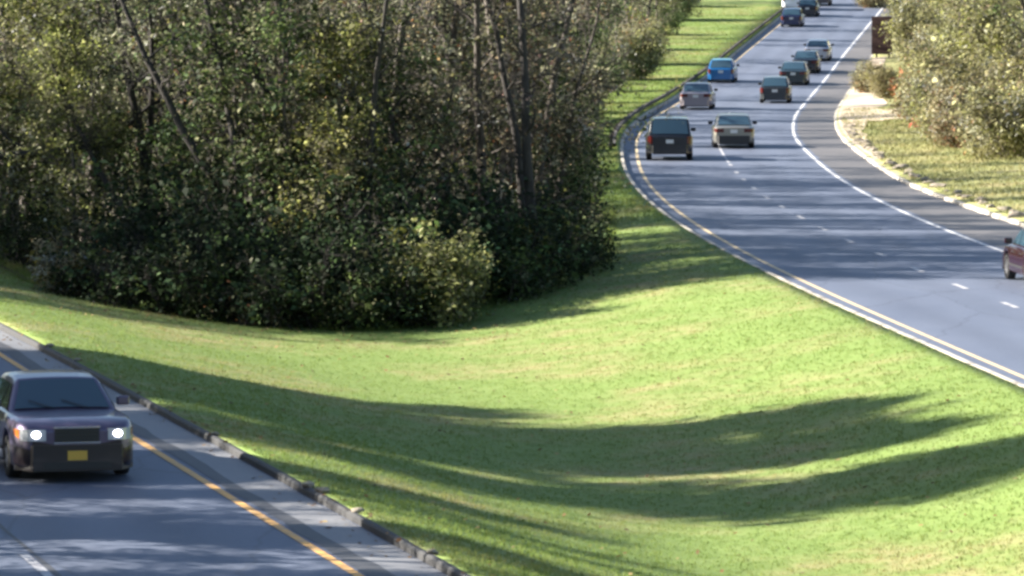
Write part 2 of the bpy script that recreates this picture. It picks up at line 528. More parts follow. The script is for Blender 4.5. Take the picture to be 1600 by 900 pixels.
# pale sandy path running off the right road
def sand_path():
    pts = [pix(*p) for p in [(1372, 95), (1340, 128), (1322, 160), (1352, 178), (1400, 190), (1440, 193)]]
    wd = [2.0, 2.4, 3.6, 6.5, 7.0, 6.0]
    rows = []
    n = 40
    for i in range(n + 1):
        t = i / n * (len(pts) - 1); k = min(int(t), len(pts) - 2); u = t - k
        x = pts[k][0] * (1 - u) + pts[k + 1][0] * u; y = pts[k][1] * (1 - u) + pts[k + 1][1] * u
        w = wd[k] * (1 - u) + wd[k + 1] * u
        tx, ty = pts[k + 1][0] - pts[k][0], pts[k + 1][1] - pts[k][1]
        l = math.hypot(tx, ty); nx, ny = -ty / l, tx / l
        w += 0.5 * mnoise.noise((i * 0.4, 0.2, 7))
        row = []
        for q in range(7):
            s = (q / 6 - 0.5) * w * (1 if abs(nx) > 0.5 else 2.2)
            X, Y = x + nx * s, y + ny * s
            X = max(X, float(xrk(Y)) + 0.22)
            row.append((X, Y, ground_z(X, Y) + 0.03))
        rows.append(row)
    mb = MB(); mb.grid(rows, True)
    tag(mb.build('path', M['sand'], None, True), kind='structure')
# sand margin along the kerb
def sand_margin():
    rows = []
    for y in np.arange(196, 345, 1.0):
        K = float(xrk(y)) + 0.205
        w = float(np.interp(y, [196, 210, 225, 262, 268, 300, 344], [0.3, 0.7, 0.9, 2.2, 2.6, 1.4, 1.0])) + 0.25 * mnoise.noise((y * 0.2, 1, 1))
        rows.append([(K + w * q / 3, y, float(prof(y)) + KERB + 0.03 + float(right_bank(w * q / 3))) for q in range(4)])
    mb = MB(); mb.grid(rows)
    tag(mb.build('path', M['sand'], None, True), kind='structure')
    # the branch that leaves to the right
    rows = []
    for i in range(26):
        u = i / 25
        X = float(xrk(250)) + 0.3 + 6.8 * u
        c = 252 - 9 * u + 2.0 * math.sin(u * 3); h = 11.0 * (1 - 0.45 * u) + 1.5 * mnoise.noise((i * 0.3, 3, 3))
        row = []
        for q in range(8):
            Y = c + (q / 7 - 0.5) * 2 * h
            XX = max(X, float(xrk(Y)) + 0.22)
            row.append((XX, Y, ground_z(XX, Y) + 0.035))
        rows.append(row)
    mb = MB(); mb.grid(rows, True)
    tag(mb.build('path', M['sand'], None, True), kind='structure')
sand_margin()

# dark leaf litter under the wood
WOOD_FRONT = [(-16.5, 143), (-13.0, 128), (-10, 123.5), (-6.5, 121.5), (-3.3, 120.5), (0, 126), (2.6, 134), (3.2, 156), (2.4, 188), (2.6, 230), (4.6, 270), (9, 322), (12, 365), (16, 430)]
def wood_right(y):
    pts = [p for p in WOOD_FRONT if p[0] >= -3.3]
    return float(np.interp(y, [p[1] for p in pts], [p[0] for p in pts]))
def wood_left(y):
    pts = [p for p in WOOD_FRONT if p[0] <= -3.3][::-1]
    return float(np.interp(y, [p[1] for p in pts], [p[0] for p in pts])) if y < 143 else float(xlk(y)) + 1.5
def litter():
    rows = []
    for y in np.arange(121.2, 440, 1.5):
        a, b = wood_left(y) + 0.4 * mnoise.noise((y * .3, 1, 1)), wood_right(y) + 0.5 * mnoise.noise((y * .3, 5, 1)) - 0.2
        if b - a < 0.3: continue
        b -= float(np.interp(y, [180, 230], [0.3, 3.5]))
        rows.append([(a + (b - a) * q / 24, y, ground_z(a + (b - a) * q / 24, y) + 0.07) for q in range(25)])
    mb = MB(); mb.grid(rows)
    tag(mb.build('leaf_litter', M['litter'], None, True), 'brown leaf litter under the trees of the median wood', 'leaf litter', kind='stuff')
litter()

# mown grass: short blades over the part of the lawn that is near
def grass_blades(name, n, sampler, hmin, hmax, wid, label, seed, mat, dens=3):
    rng = np.random.default_rng(seed)
    P = sampler(rng, n)
    n = len(P)
    base = np.repeat(P, dens, 0) + np.c_[rng.normal(0, 0.03, (n * dens, 2)), np.zeros(n * dens)]
    m = len(base)
    ang = rng.uniform(0, 2 * np.pi, m); h = rng.uniform(hmin, hmax, m); w = wid * rng.uniform(0.6, 1.3, m)
    lean = rng.normal(0, 0.55, (m, 2)) * h[:, None]
    d = np.c_[np.cos(ang), np.sin(ang), np.zeros(m)]
    a = base - d * w[:, None] / 2; b = base + d * w[:, None] / 2
    a[:, 2] -= 0.01; b[:, 2] -= 0.01
    c = base + np.c_[lean, h]
    V = np.stack([a, b, c], 1).reshape(-1, 3)
    Fc = np.arange(3 * m).reshape(-1, 3)
    br = rng.uniform(0.98, 1.18, m)
    cl = np.c_[br * rng.uniform(0.9, 1.2, m), br, br * rng.uniform(0.8, 1.1, m)]
    o = obj(name, mesh_data(name, V, Fc, mat, False, cl))
    tag(o, label, 'grass', kind='stuff')

def samp_median(y0, y1, power):
    def f(rng, n):
        y = y0 + (y1 - y0) * rng.uniform(0, 1, n) ** power
        t = rng.uniform(0, 1, n)
        L, R = xlk(y) + 0.2, xrl(y) - 0.2
        x = L + (R - L) * t
        px = 800 + x / y * F
        keep = (px > -40) & (px < 1640)
        x, y, t = x[keep], y[keep], t[keep]
        front = np.interp(x, [p[0] for p in WOOD_FRONT[:8]], [p[1] for p in WOOD_FRONT[:8]], right=400)
        k2 = y < front + 1.0
        x, y, t = x[k2], y[k2], t[k2]
        z = med_z(y, t)
        z = z + np.array([0.05 * mnoise.noise((a * 0.35, b * 0.22, 3.3)) for a, b in zip(x, y)])
        return np.c_[x, y, z]
    return f
def samp_between(fa, fb, y0, y1, zfun):
    def f(rng, n):
        y = rng.uniform(y0, y1, n); u = rng.uniform(0, 1, n)
        a = np.array([fa(v) for v in y]); b = np.array([fb(v) for v in y])
        x = a + (b - a) * u
        k = (b > a) & (np.abs(x / y * F) < 850)
        return np.array([(p, q, ground_z(p, q)) for p, q in zip(x[k], y[k])])
    return f
grass_blades('rough_grass', 26000, samp_between(lambda y: float(xrk(y)) + 0.35, lambda y: float(xrk(y)) + 13, 140, 262, None), 0.05, 0.16, 0.03, 'dry olive grass of the right verge', 6, M['verge'])
grass_blades('far_grass', 30000, samp_between(lambda y: wood_right(y) - 3.0, lambda y: float(xrl(y)) - 0.3, 150, 430, None), 0.05, 0.15, 0.03, 'grass strip between the wood and the far road', 8, M['blade'])
grass_blades('mown_grass', 95000, samp_median(60, 150, 1.5), 0.022, 0.052, 0.016, 'mown bright green grass of the median lawn', 5, M['blade'])

grass_blades('fringe_grass', 5000, samp_between(lambda y: 0.0, lambda y: 1.0, 0, 1, None) if False else (lambda rng, n: np.array([(x_ + rng.normal(0, .15), y_ + 1.0 + rng.normal(0, .6), ground_z(x_, y_)) for x_, y_ in
    [(float(np.interp(u, np.arange(8), [p[0] for p in WOOD_FRONT[:8]])), float(np.interp(u, np.arange(8), [p[1] for p in WOOD_FRONT[:8]]))) for u in rng.uniform(0, 7, n)]])), 0.08, 0.26, 0.02, 'tall uncut grass along the foot of the wood', 12, M['blade'])

def fallen_leaves():
    rng = np.random.default_rng(77)
    P = []
    n = 1900
    for _ in range(n):
        q = rng.uniform()
        if q < 0.45:                                  # blown in front of the wood
            u = rng.uniform(0, 6); x = float(np.interp(u, np.arange(8), [p[0] for p in WOOD_FRONT[:8]])); y = float(np.interp(u, np.arange(8), [p[1] for p in WOOD_FRONT[:8]])) - abs(rng.normal(0, 5))
        elif q < 0.60:                                # caught along the left kerb and gutter
            y = rng.uniform(60, 112); x = float(xlk(y)) + rng.normal(0.1, 0.28)
        else:
            y = rng.uniform(62, 120); x = rng.uniform(float(xlk(y)) + .3, float(xrl(y)) - .3)
        L_ = float(xlk(y))
        z = ground_z(x, y) + (0.012 if x < L_ else 0.05)
        if L_ - .02 < x < L_ + .18: z = float(prof(y)) + KERB + 0.012
        P.append((x, y, z))
    P = np.array(P); n = len(P)
    an = rng.uniform(0, 6.28, n); s_ = rng.uniform(.03, .065, n)
    a = np.c_[np.cos(an), np.sin(an), rng.normal(0, .25, n)] * s_[:, None]; b = np.c_[-np.sin(an), np.cos(an), rng.normal(0, .25, n)] * s_[:, None] * .6
    V = np.stack([P - a, P + b, P + a, P - b], 1).reshape(-1, 3)
    pal = np.array([(0.26, 0.17, 0.08), (0.20, 0.11, 0.05), (0.34, 0.26, 0.12), (0.16, 0.12, 0.07)])
    col = pal[rng.integers(0, 4, n)] * rng.uniform(.7, 1.2, n)[:, None]
    tag(obj('fallen_leaves', mesh_data('fallen_leaves', V, np.arange(4 * n).reshape(-1, 4), M['leaf'], False, col)), 'scattered tan fallen leaves on the lawn and along the kerb', 'leaves', kind='stuff')
fallen_leaves()

# ------------------------------------------------------------------ trees and shrubs
def tube_arrays(paths):
    """paths: list of (points Nx3, radii N, sides)"""
    V, Fq, b = [], [], 0
    for P, R, k in paths:
        P = np.asarray(P, float); n = len(P)
        T = np.gradient(P, axis=0); T /= np.linalg.norm(T, axis=1)[:, None] + 1e-9
        ref = np.array([0.31, 0.77, 0.13]) if abs(T[0, 2]) > 0.8 else np.array([0.1, 0.05, 1.0])
        A = np.cross(T, ref); A /= np.linalg.norm(A, axis=1)[:, None] + 1e-9
        B = np.cross(T, A)
        an = np.linspace(0, 2 * np.pi, k, endpoint=False)
        ring = P[:, None, :] + np.asarray(R)[:, None, None] * (np.cos(an)[None, :, None] * A[:, None, :] + np.sin(an)[None, :, None] * B[:, None, :])
        V.append(ring.reshape(-1, 3))
        i = np.arange(n - 1)[:, None] * k; j = np.arange(k)[None, :]
        q = np.stack([i + j, i + (j + 1) % k, i + k + (j + 1) % k, i + k + j], -1).reshape(-1, 4) + b
        Fq.append(q); b += n * k
    return np.concatenate(V), np.concatenate(Fq)

def wander(rng, p, d, length, n, wob, up=0.0):
    pts = [np.array(p, float)]; d = np.array(d, float); d /= np.linalg.norm(d)
    for _ in range(n):
        d = d + rng.normal(0, wob, 3) + np.array([0, 0, up]); d /= np.linalg.norm(d)
        pts.append(pts[-1] + d * length / n)
    return np.array(pts), d

def leaf_quads(rng, C, size, palette, spread, per, flat=0.5, clus_var=0.48):
    """C: cluster centres; per: leaves per cluster"""
    n = len(C) * per
    if n == 0: return None
    ctr = np.repeat(C, per, 0) + rng.normal(0, 1, (n, 3)) * np.array([spread, spread, spread * 0.75])
    nor = rng.normal(0, 1, (n, 3)); nor[:, 2] = np.abs(nor[:, 2]) + flat
    nor /= np.linalg.norm(nor, axis=1)[:, None]
    a = np.cross(nor, rng.normal(0, 1, (n, 3))); a /= np.linalg.norm(a, axis=1)[:, None] + 1e-9
    b = np.cross(nor, a)
    s = size * np.exp(rng.normal(0, 0.35, n))[:, None]
    fold = nor * s * 0.18
    V = np.stack([ctr - a * s * .62, ctr + b * s * .36 + fold, ctr + a * s * .62, ctr - b * s * .36 + fold], 1).reshape(-1, 3)
    Fq = np.arange(4 * n).reshape(-1, 4)
    w = np.array([p[0] for p in palette], float); w /= w.sum()
    pc = np.array([p[1] for p in palette])
    ci = rng.choice(len(palette), len(C), p=w)
    li = np.where(rng.uniform(0, 1, n) < 0.72, np.repeat(ci, per), rng.choice(len(palette), n, p=w))
    br = np.repeat(np.exp(rng.normal(0, clus_var, len(C))), per) * np.exp(rng.normal(0, 0.22, n))
    col = np.clip(pc[li] * br[:, None], 0.004, 0.42)
    return V, Fq, col

def make_tree_meshes(seed, H, spread, tr, palette, lean=(0, 0), base=0.25, limbs=14, subs=4, twigs=3, per=14, size=0.16,
                     cl=0.42, leafy=1.0, bark='bark', rise=0.55, stems=1, twig_r=0.012):
    rng = np.random.default_rng(seed)
    paths, centres = [], []
    for s in range(stems):
        ang0 = rng.uniform(0, 6.28)
        d0 = np.array([lean[0] + (0.25 * math.cos(ang0) if stems > 1 else 0), lean[1] + (0.25 * math.sin(ang0) if stems > 1 else 0), 1.0])
        hh = H * (1 if s == 0 else rng.uniform(0.7, 0.95))
        st = np.array([0.25 * math.cos(ang0), 0.25 * math.sin(ang0), -0.3]) if stems > 1 else np.array([0, 0, -0.3])
        T, _ = wander(rng, st, d0, hh, 12, 0.06, 0.03)
        r = tr * (1 if s == 0 else 0.75)
        R = r * (1 - 0.82 * np.linspace(0, 1, 13) ** 0.9); R[0] *= 1.45; R[1] *= 1.08
        paths.append((T, R, 8))
        nl = max(3, int(limbs / stems))
        for i in range(nl):
            t = base + (0.98 - base) * (i + rng.uniform(0, 1)) / nl
            k = t * 12; k0 = min(int(k), 11); p = T[k0] + (T[k0 + 1] - T[k0]) * (k - k0)
            an = i * 2.4 + rng.uniform(-.6, .6)
            L = spread * (1.05 - 0.62 * t) * rng.uniform(0.5, 1.3)
            d = np.array([math.cos(an), math.sin(an), rise * rng.uniform(0.3, 1.5)])
            B, dd = wander(rng, p, d, L, 6, 0.16, 0.03)
            rb = max(0.015, r * 0.36 * (1 - 0.6 * t))
            paths.append((B, rb * (1 - 0.75 * np.linspace(0, 1, 7)), 5))
            for j in range(subs):
                u = rng.uniform(0.25, 1.0); q = min(int(u * 6), 5)
                p2 = B[q] + (B[q + 1] - B[q]) * (u * 6 - q if u < 1 else 1)
                d2 = dd + rng.normal(0, 0.7, 3) + np.array([0, 0, 0.15])
                S, d3 = wander(rng, p2, d2, L * rng.uniform(0.3, 0.6), 4, 0.22, 0.02)
                paths.append((S, max(0.008, rb * 0.42) * (1 - 0.7 * np.linspace(0, 1, 5)), 4))
                for q2 in range(twigs):
                    v = rng.integers(1, 5)
                    W, _ = wander(rng, S[v], d3 + rng.normal(0, 0.9, 3), rng.uniform(0.4, 1.0), 2, 0.25)
                    paths.append((W, [twig_r, twig_r * .8, twig_r * 0.4], 3))
                    if rng.uniform() < leafy: centres.append(W[-1])
                if rng.uniform() < leafy: centres.append(S[-1])
            if rng.uniform() < leafy: centres.append(B[-1])
    V, Fq = tube_arrays(paths)
    trunk = mesh_data('trunk', V, Fq, M[bark], True)
    crown = None
    if centres:
        lv = leaf_quads(rng, np.array(centres), size, palette, cl, per)
        crown = mesh_data('crown', lv[0], lv[1], M['leaf'], False, lv[2])
    return trunk, crown

def make_shrub_meshes(seed, H, wid, palette, n_stems=14, per=40, size=0.14, cl=0.3, bark='bark', leafy=1.0, twigs=4):
    rng = np.random.default_rng(seed)
    paths, centres = [], []
    for i in range(n_stems):
        an = rng.uniform(0, 6.28); rr = wid * math.sqrt(rng.uniform(0, 1)) * 0.5
        p = np.array([0.5 * rr * math.cos(an), 0.5 * rr * math.sin(an), -0.15])
        hh = H * rng.uniform(0.6, 1.1) * (1.05 - 0.5 * (rr / (wid * 0.5)) ** 2)
        S, d = wander(rng, p, [math.cos(an) * rr / wid * 1.3, math.sin(an) * rr / wid * 1.3, 1], hh, 6, 0.16)
        paths.append((S, 0.035 * (1 - 0.75 * np.linspace(0, 1, 7)), 4))
        for v in range(1, 7):
            for _ in range(twigs if v > 2 else 2):
                W, _d = wander(rng, S[v], d + rng.normal(0, 1.0, 3), wid * rng.uniform(0.12, 0.3), 2, 0.3)
                paths.append((W, [0.012, 0.009, 0.004], 3))
                if rng.uniform() < leafy: centres.append(W[-1])
    V, Fq = tube_arrays(paths)
    stem = mesh_data('stem', V, Fq, M[bark], True)
    lv = leaf_quads(rng, np.array(centres), size, palette, cl, per)
    crown = mesh_data('foliage', lv[0], lv[1], M['leaf'], False, lv[2])
    return stem, crown

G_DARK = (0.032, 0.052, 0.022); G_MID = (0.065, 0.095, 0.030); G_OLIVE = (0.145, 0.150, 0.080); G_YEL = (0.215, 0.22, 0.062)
G_GREY = (0.19, 0.185, 0.125); TAN = (0.27, 0.205, 0.125); RUST = (0.28, 0.125, 0.055); PINK = (0.34, 0.22, 0.17); PALE = (0.33, 0.31, 0.19); OCHRE = (0.34, 0.26, 0.07)
PAL = {
    'olive': [(4, G_OLIVE), (3, G_MID), (4, G_GREY), (0.7, G_YEL), (0.7, PALE)],
    'green': [(5, G_MID), (3, G_DARK), (2, G_OLIVE)],
    'yellow': [(5, (0.20, 0.225, 0.065)), (4, G_OLIVE), (1, G_YEL), (1, PALE)],
    'grey': [(5, G_GREY), (2, TAN), (2, G_OLIVE), (0.5, PINK)],
    'rust': [(3, TAN), (2, RUST), (3, G_GREY), (1, G_OLIVE)],
    'dark': [(6, G_DARK), (3, G_MID)],
    'tan': [(5, TAN), (3, PALE), (1, OCHRE)],
    'pale': [(4, (0.31, 0.29, 0.14)), (4, (0.23, 0.225, 0.10)), (2, G_GREY), (1, TAN), (1.5, G_YEL)],
    'pale2': [(4, (0.30, 0.27, 0.15)), (3, (0.22, 0.205, 0.10)), (2, G_GREY), (2, TAN), (1, PALE), (0.8, RUST)],
    'red': [(5, (0.38, 0.09, 0.05)), (2, RUST), (2, TAN)],
    'orange': [(2, (0.36, 0.16, 0.06)), (3, RUST), (3, TAN), (2, PALE)],
}
TREE_PROTO = {}
def tp(key, **kw):
    TREE_PROTO[key] = make_tree_meshes(**kw)
tp('olive', seed=11, H=12, spread=4.2, tr=0.20, palette=PAL['olive'], base=0.12, limbs=18, subs=5, per=20, size=0.115, cl=0.26, leafy=0.58, rise=0.8, twig_r=0.015, bark='bark_dark')
tp('olive2', seed=12, H=14, spread=4.4, tr=0.24, palette=PAL['olive'], base=0.15, limbs=18, subs=5, per=22, size=0.115, cl=0.27, leafy=0.55, rise=0.8, twig_r=0.015)
tp('green', seed=13, H=9, spread=3.8, tr=0.16, palette=PAL['green'], base=0.08, limbs=18, subs=5, per=24, size=0.12, cl=0.30, leafy=0.85)
tp('yellow', seed=14, H=11, spread=3.2, tr=0.15, palette=PAL['yellow'], base=0.15, limbs=18, subs=5, per=24, size=0.115, cl=0.30, leafy=1.0)
tp('grey', seed=15, H=15, spread=3.6, tr=0.22, palette=PAL['grey'], base=0.2, limbs=18, subs=6, twigs=5, per=12, size=0.105, cl=0.27, leafy=0.42, bark='bark', rise=1.4, twig_r=0.018)
tp('grey2', seed=16, H=14, spread=3.2, tr=0.18, palette=PAL['grey'], base=0.15, limbs=18, subs=6, twigs=5, per=14, size=0.105, cl=0.27, leafy=0.45, bark='bark', rise=1.4, stems=2, twig_r=0.018)
tp('rust', seed=17, H=12, spread=3.6, tr=0.17, palette=PAL['rust'], base=0.12, limbs=17, subs=5, per=15, size=0.105, cl=0.27, leafy=0.55, bark='bark', rise=1.0, twig_r=0.015)
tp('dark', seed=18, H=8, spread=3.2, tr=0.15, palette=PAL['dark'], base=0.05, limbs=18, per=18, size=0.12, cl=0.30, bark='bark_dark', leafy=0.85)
tp('pale', seed=19, H=10, spread=4.2, tr=0.17, palette=PAL['pale'], base=0.06, limbs=20, subs=5, per=34, size=0.12, cl=0.32)
tp('roadside', seed=20, H=16, spread=4.6, tr=0.26, palette=PAL['olive'], base=0.12, limbs=34, per=38, size=0.27, cl=0.5)
tp('spire', seed=23, H=16, spread=2.75, tr=0.22, palette=PAL['green'], base=0.12, limbs=44, subs=4, per=26, size=0.22, cl=0.36, leafy=1.0)
tp('lean', seed=21, H=12.5, spread=1.9, tr=0.19, palette=PAL['olive'], base=0.45, limbs=8, subs=3, per=7, size=0.11, cl=0.28, leafy=0.4, bark='bark_dark', lean=(-0.90, 0.0))
tp('snag', seed=24, H=15, spread=2.2, tr=0.19, palette=PAL['grey'], base=0.3, limbs=12, subs=4, twigs=4, per=5, size=0.10, cl=0.25, leafy=0.3, bark='bark_dark', rise=0.9, twig_r=0.016)
tp('poles', seed=22, H=16, spread=1.8, tr=0.16, palette=PAL['grey'], base=0.25, limbs=14, subs=5, twigs=5, per=4, size=0.10, cl=0.25, leafy=0.35, bark='bark_pale', rise=1.8, twig_r=0.018)
SHRUB_PROTO = {}
def sp(key, **kw): SHRUB_PROTO[key] = make_shrub_meshes(**kw)
sp('dark', seed=31, H=2.6, wid=3.4, palette=[(5, (0.018, 0.032, 0.014)), (3, G_DARK), (1, (0.045, 0.045, 0.028)), (0.7, G_MID)], per=20, size=0.11, cl=0.22, leafy=0.65, bark='bark_dark')  # leaf colours deepened to imitate the shaded hollows under the wood
sp('green', seed=32, H=2.4, wid=3.0, palette=[(4, G_DARK), (3, G_MID), (0.7, G_OLIVE)], per=20, size=0.115, cl=0.23, leafy=0.75)  # greens lowered too, putting shade at the wood's foot into the colour
sp('olive', seed=33, H=2.2, wid=3.2, palette=[(4, G_OLIVE), (3, (0.18, 0.19, 0.07)), (2, G_YEL), (1, G_MID)], per=34, size=0.10, cl=0.22)
sp('tan', seed=34, H=1.5, wid=1.3, palette=PAL['tan'], per=30, size=0.09, cl=0.15)
sp('pale', seed=35, H=3.2, wid=4.2, palette=PAL['pale'], per=60, size=0.115, cl=0.30, twigs=5)
sp('pale2', seed=36, H=2.6, wid=3.6, palette=PAL['pale2'], per=50, size=0.115, cl=0.28, twigs=5)
sp('red', seed=37, H=1.8, wid=1.6, palette=PAL['red'], per=14, size=0.14, cl=0.2, n_stems=9)
sp('orange', seed=38, H=1.9, wid=1.7, palette=PAL['orange'], per=14, size=0.14, cl=0.2, n_stems=9)
sp('brush', seed=39, H=2.0, wid=2.6, palette=PAL['rust'], per=7, size=0.09, cl=0.2, n_stems=16, leafy=0.5, bark='bark')

def plant(kind, x, y, label, cat='tree', group=None, s=1.0, rz=None, shrub=False, rng=random.Random(7), sz=None, tilt=(0, 0)):
    st, cr = (SHRUB_PROTO if shrub else TREE_PROTO)[kind]
    name = {'dark': 'dark_tree', 'green': 'leafy_tree'}.get(kind, 'tree') if not shrub else 'shrub'
    e = empty(name, (x, y, ground_z(x, y)), rng.uniform(0, 6.28) if rz is None else rz)
    e.rotation_euler.x, e.rotation_euler.y = tilt
    e.scale = (s, s, sz or s)
    tag(e, label, cat, group)
    obj('trunk' if not shrub else 'stem', st, e)
    if cr: obj('crown' if not shrub else 'foliage', cr, e)
    return e

rnd = random.Random(42)
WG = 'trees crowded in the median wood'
LBL = {
    'olive': 'olive green leafy tree crowded in the median wood',
    'olive2': 'tall thin-leaved olive tree crowded in the median wood',
    'green': 'fresh green bushy tree in the median wood',
    'yellow': 'yellow green tree standing among grey trees of the median wood',
    'grey': 'pale barked half-bare tree in the median wood',
    'grey2': 'twin stemmed grey half-bare tree in the median wood',
    'rust': 'tree with rusty tan leaves in the median wood',
    'dark': 'low dark green tree under taller trees of the median wood',
    'snag': 'dark bare trunked tree in the median wood',
    'poles': 'slender straight pale pole tree in the median wood',
}
# the front rows of the wood, placed by what the photograph shows there
def zone(px): return 'left part' if px < 330 else ('middle' if px < 660 else 'right part')
def wood(kind, px, depth, s=1.0, label=None, rz=None, sz=None, group=True, tilt=(0, 0)):
    depth -= 4.0 if depth < 150 else 0
    x = (px - 800) / F * depth
    return plant(kind, x, depth, label or LBL[kind] + ', front rows, ' + zone(px), 'tree', WG if (group and not label) else None, s, rz, rng=rnd, sz=sz, tilt=tilt)

wood('grey2', 470, 138, 0.95)
wood('yellow', 500, 131, 0.72, 'small bright yellow green tree before the grey trunks')
wood('yellow', 110, 134, 0.62, 'small yellow green tree under the dark broken limb')
wood('green', 385, 133, 0.95, 'fresh green bushy tree left of the small yellow green tree')
wood('yellow', 85, 140, 0.75, 'yellow leaved tree at the far left of the wood front')
wood('olive', 20, 148, 1.0)
wood('lean', 490, 132.2, 1.0, 'dark bare trunk leaning steeply left out of the wood', rz=0.0)
wood('lean', 640, 135, 1.05, 'second dark leaning trunk right of the nearer leaning one', rz=0.1)
wood('lean', 300, 134, 0.7, 'small dark leaning trunk at the left of the wood', rz=-0.1)
wood('snag', 835, 133.5, .95)
wood('snag', 812, 136, .8)
wood('snag', 565, 131, .75)
wood('snag', 378, 131.5, .8)
wood('snag', 225, 136, .85, tilt=(0, -0.12))
wood('poles', 790, 143, 1.05)
wood('grey', 595, 136, 0.9)
wood('grey2', 835, 141, 0.85)
wood('rust', 785, 138, 0.75, 'small tree with reddish leaves beside the pale pole trees')
wood('olive', 640, 134, 0.8)
wood('green', 600, 133, 0.7)
wood('green', 430, 131.5, 0.8)
wood('olive', 210, 136, 0.8)
wood('olive', 60, 140, .9)
wood('yellow', 30, 142, .8, 'yellow green tree beside the left end of the wood front')
wood('olive2', 760, 138, .8)
wood('olive', 855, 141, .55)
wood('poles', 765, 139, 1.0)
wood('grey', 690, 140, 0.9)
wood('green', 850, 146, 0.7)
wood('olive2', 850, 156, 0.75)
wood('rust', 845, 165, 0.8)
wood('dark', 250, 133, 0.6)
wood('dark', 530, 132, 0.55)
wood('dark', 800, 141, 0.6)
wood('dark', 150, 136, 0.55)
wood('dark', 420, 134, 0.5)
# the depth of the wood
kinds = ['olive', 'olive2', 'grey', 'green', 'rust', 'poles', 'olive2', 'grey2', 'grey', 'olive', 'rust']
placed = []
for y0_, y1_, cnt, gap in ((138, 185, 34, 2.6), (185, 260, 22, 4.0)):
    tries = 0; c = 0
    while c < cnt and tries < 4000:
        tries += 1
        y = rnd.uniform(y0_, y1_)
        a, b = max(wood_left(y) + 0.8, -0.118 * y), wood_right(y) - 3.9
        if b < a: continue
        x = rnd.uniform(a, b)
        if any((x - q[0]) ** 2 + ((y - q[1]) * 0.6) ** 2 < gap * gap for q in placed): continue
        placed.append((x, y)); c += 1
        k = rnd.choice(kinds)
        plant(k, x, y, LBL[k] + ', back rows, ' + zone(800 + x / y * F), 'tree', WG, rnd.uniform(0.8, 1.1), rng=rnd)
EG = 'trees along the grass strip beside the far road'
for i, (y, dx, k, s) in enumerate([(178, 1.2, 'olive', .8), (200, 1.6, 'grey2', .8), (215, 1.4, 'olive2', .9), (232, 1.6, 'rust', .9), (250, 1.8, 'olive', .95), (268, 2.0, 'green', .9), (288, 2.2, 'olive2', .9),
                                   (306, 2.4, 'olive', 1), (326, 2.6, 'grey', .9), (345, 2.5, 'olive', 1), (366, 2.6, 'rust', 1), (388, 2.8, 'olive2', 1), (412, 3, 'olive', 1), (436, 3, 'green', 1.1)]):
    adj = {'olive': 'olive green', 'grey2': 'grey twin stemmed', 'olive2': 'thin-leaved olive', 'rust': 'rusty tan', 'green': 'fresh green', 'grey': 'pale half-bare'}[k]
    plant(k, wood_right(y) - dx + (-0.5 if y > 240 else -2.0), y, adj + ' tree at the edge of the far grass strip, ' + ('near end' if y < 240 else 'middle' if y < 340 else 'far end'), 'tree', EG, s * (1.3 if y > 240 else 1.0), rng=rnd)

for i, y in enumerate([186, 206, 224, 242, 258, 276, 296, 314, 336, 356, 378, 402, 428]):
    k = ['pale2', 'olive', 'green', 'pale'][i % 4]
    adj = {'pale2': 'tan and grey', 'olive': 'olive', 'green': 'green', 'pale': 'pale olive'}[k]
    plant(k, wood_right(y) - (1.2 if y > 230 else 2.2), y, adj + ' shrub at the edge of the far grass strip, ' + ('near end' if y < 240 else 'middle' if y < 340 else 'far end'), 'shrub', 'shrubs along the far grass strip', 1.0, shrub=True, rng=rnd)
for i, y in enumerate([240, 262, 284, 310, 340, 372, 404]):
    plant(['rust', 'olive', 'green'][i % 3], wood_right(y) - 1.0, y, ['low rusty tan', 'low olive', 'low green'][i % 3] + ' tree overhanging the far grass strip', 'tree', EG, .75, rng=rnd)
# shrubs along the foot of the wood
SG = 'shrubs along the foot of the median wood'
SL = {'dark': 'dark green shrub, leaf colour darkened for shade, at the foot of the wood', 'green': 'green shrub at the foot of the wood', 'brush': 'bare brown brush at the foot of the wood',
      'olive': 'olive yellow shrub at the foot of the wood'}
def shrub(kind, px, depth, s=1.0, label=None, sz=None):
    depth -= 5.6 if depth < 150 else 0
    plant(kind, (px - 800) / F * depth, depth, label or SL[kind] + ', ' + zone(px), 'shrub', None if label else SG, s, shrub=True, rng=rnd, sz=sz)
shrub('olive', 690, 128.0, 1.0, 'sunlit olive yellow shrub bulging onto the lawn at the wood front')
shrub('tan', 108, 130.5, 0.95, 'dry tan shrub standing at the left end of the wood front')
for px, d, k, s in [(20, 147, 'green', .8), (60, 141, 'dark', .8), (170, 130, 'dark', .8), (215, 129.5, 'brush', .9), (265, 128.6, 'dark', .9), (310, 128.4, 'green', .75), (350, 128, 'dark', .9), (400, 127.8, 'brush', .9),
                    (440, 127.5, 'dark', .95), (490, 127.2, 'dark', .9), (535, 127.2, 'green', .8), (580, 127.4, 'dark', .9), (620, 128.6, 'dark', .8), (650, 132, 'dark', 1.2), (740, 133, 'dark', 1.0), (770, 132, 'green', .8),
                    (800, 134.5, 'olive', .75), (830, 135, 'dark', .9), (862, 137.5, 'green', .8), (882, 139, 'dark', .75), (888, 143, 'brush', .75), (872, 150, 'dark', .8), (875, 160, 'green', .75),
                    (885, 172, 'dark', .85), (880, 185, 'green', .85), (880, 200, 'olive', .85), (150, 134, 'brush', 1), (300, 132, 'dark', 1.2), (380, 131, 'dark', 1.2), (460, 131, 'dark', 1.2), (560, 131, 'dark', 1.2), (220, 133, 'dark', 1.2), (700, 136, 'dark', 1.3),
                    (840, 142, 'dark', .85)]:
    shrub(k, px, d, s)
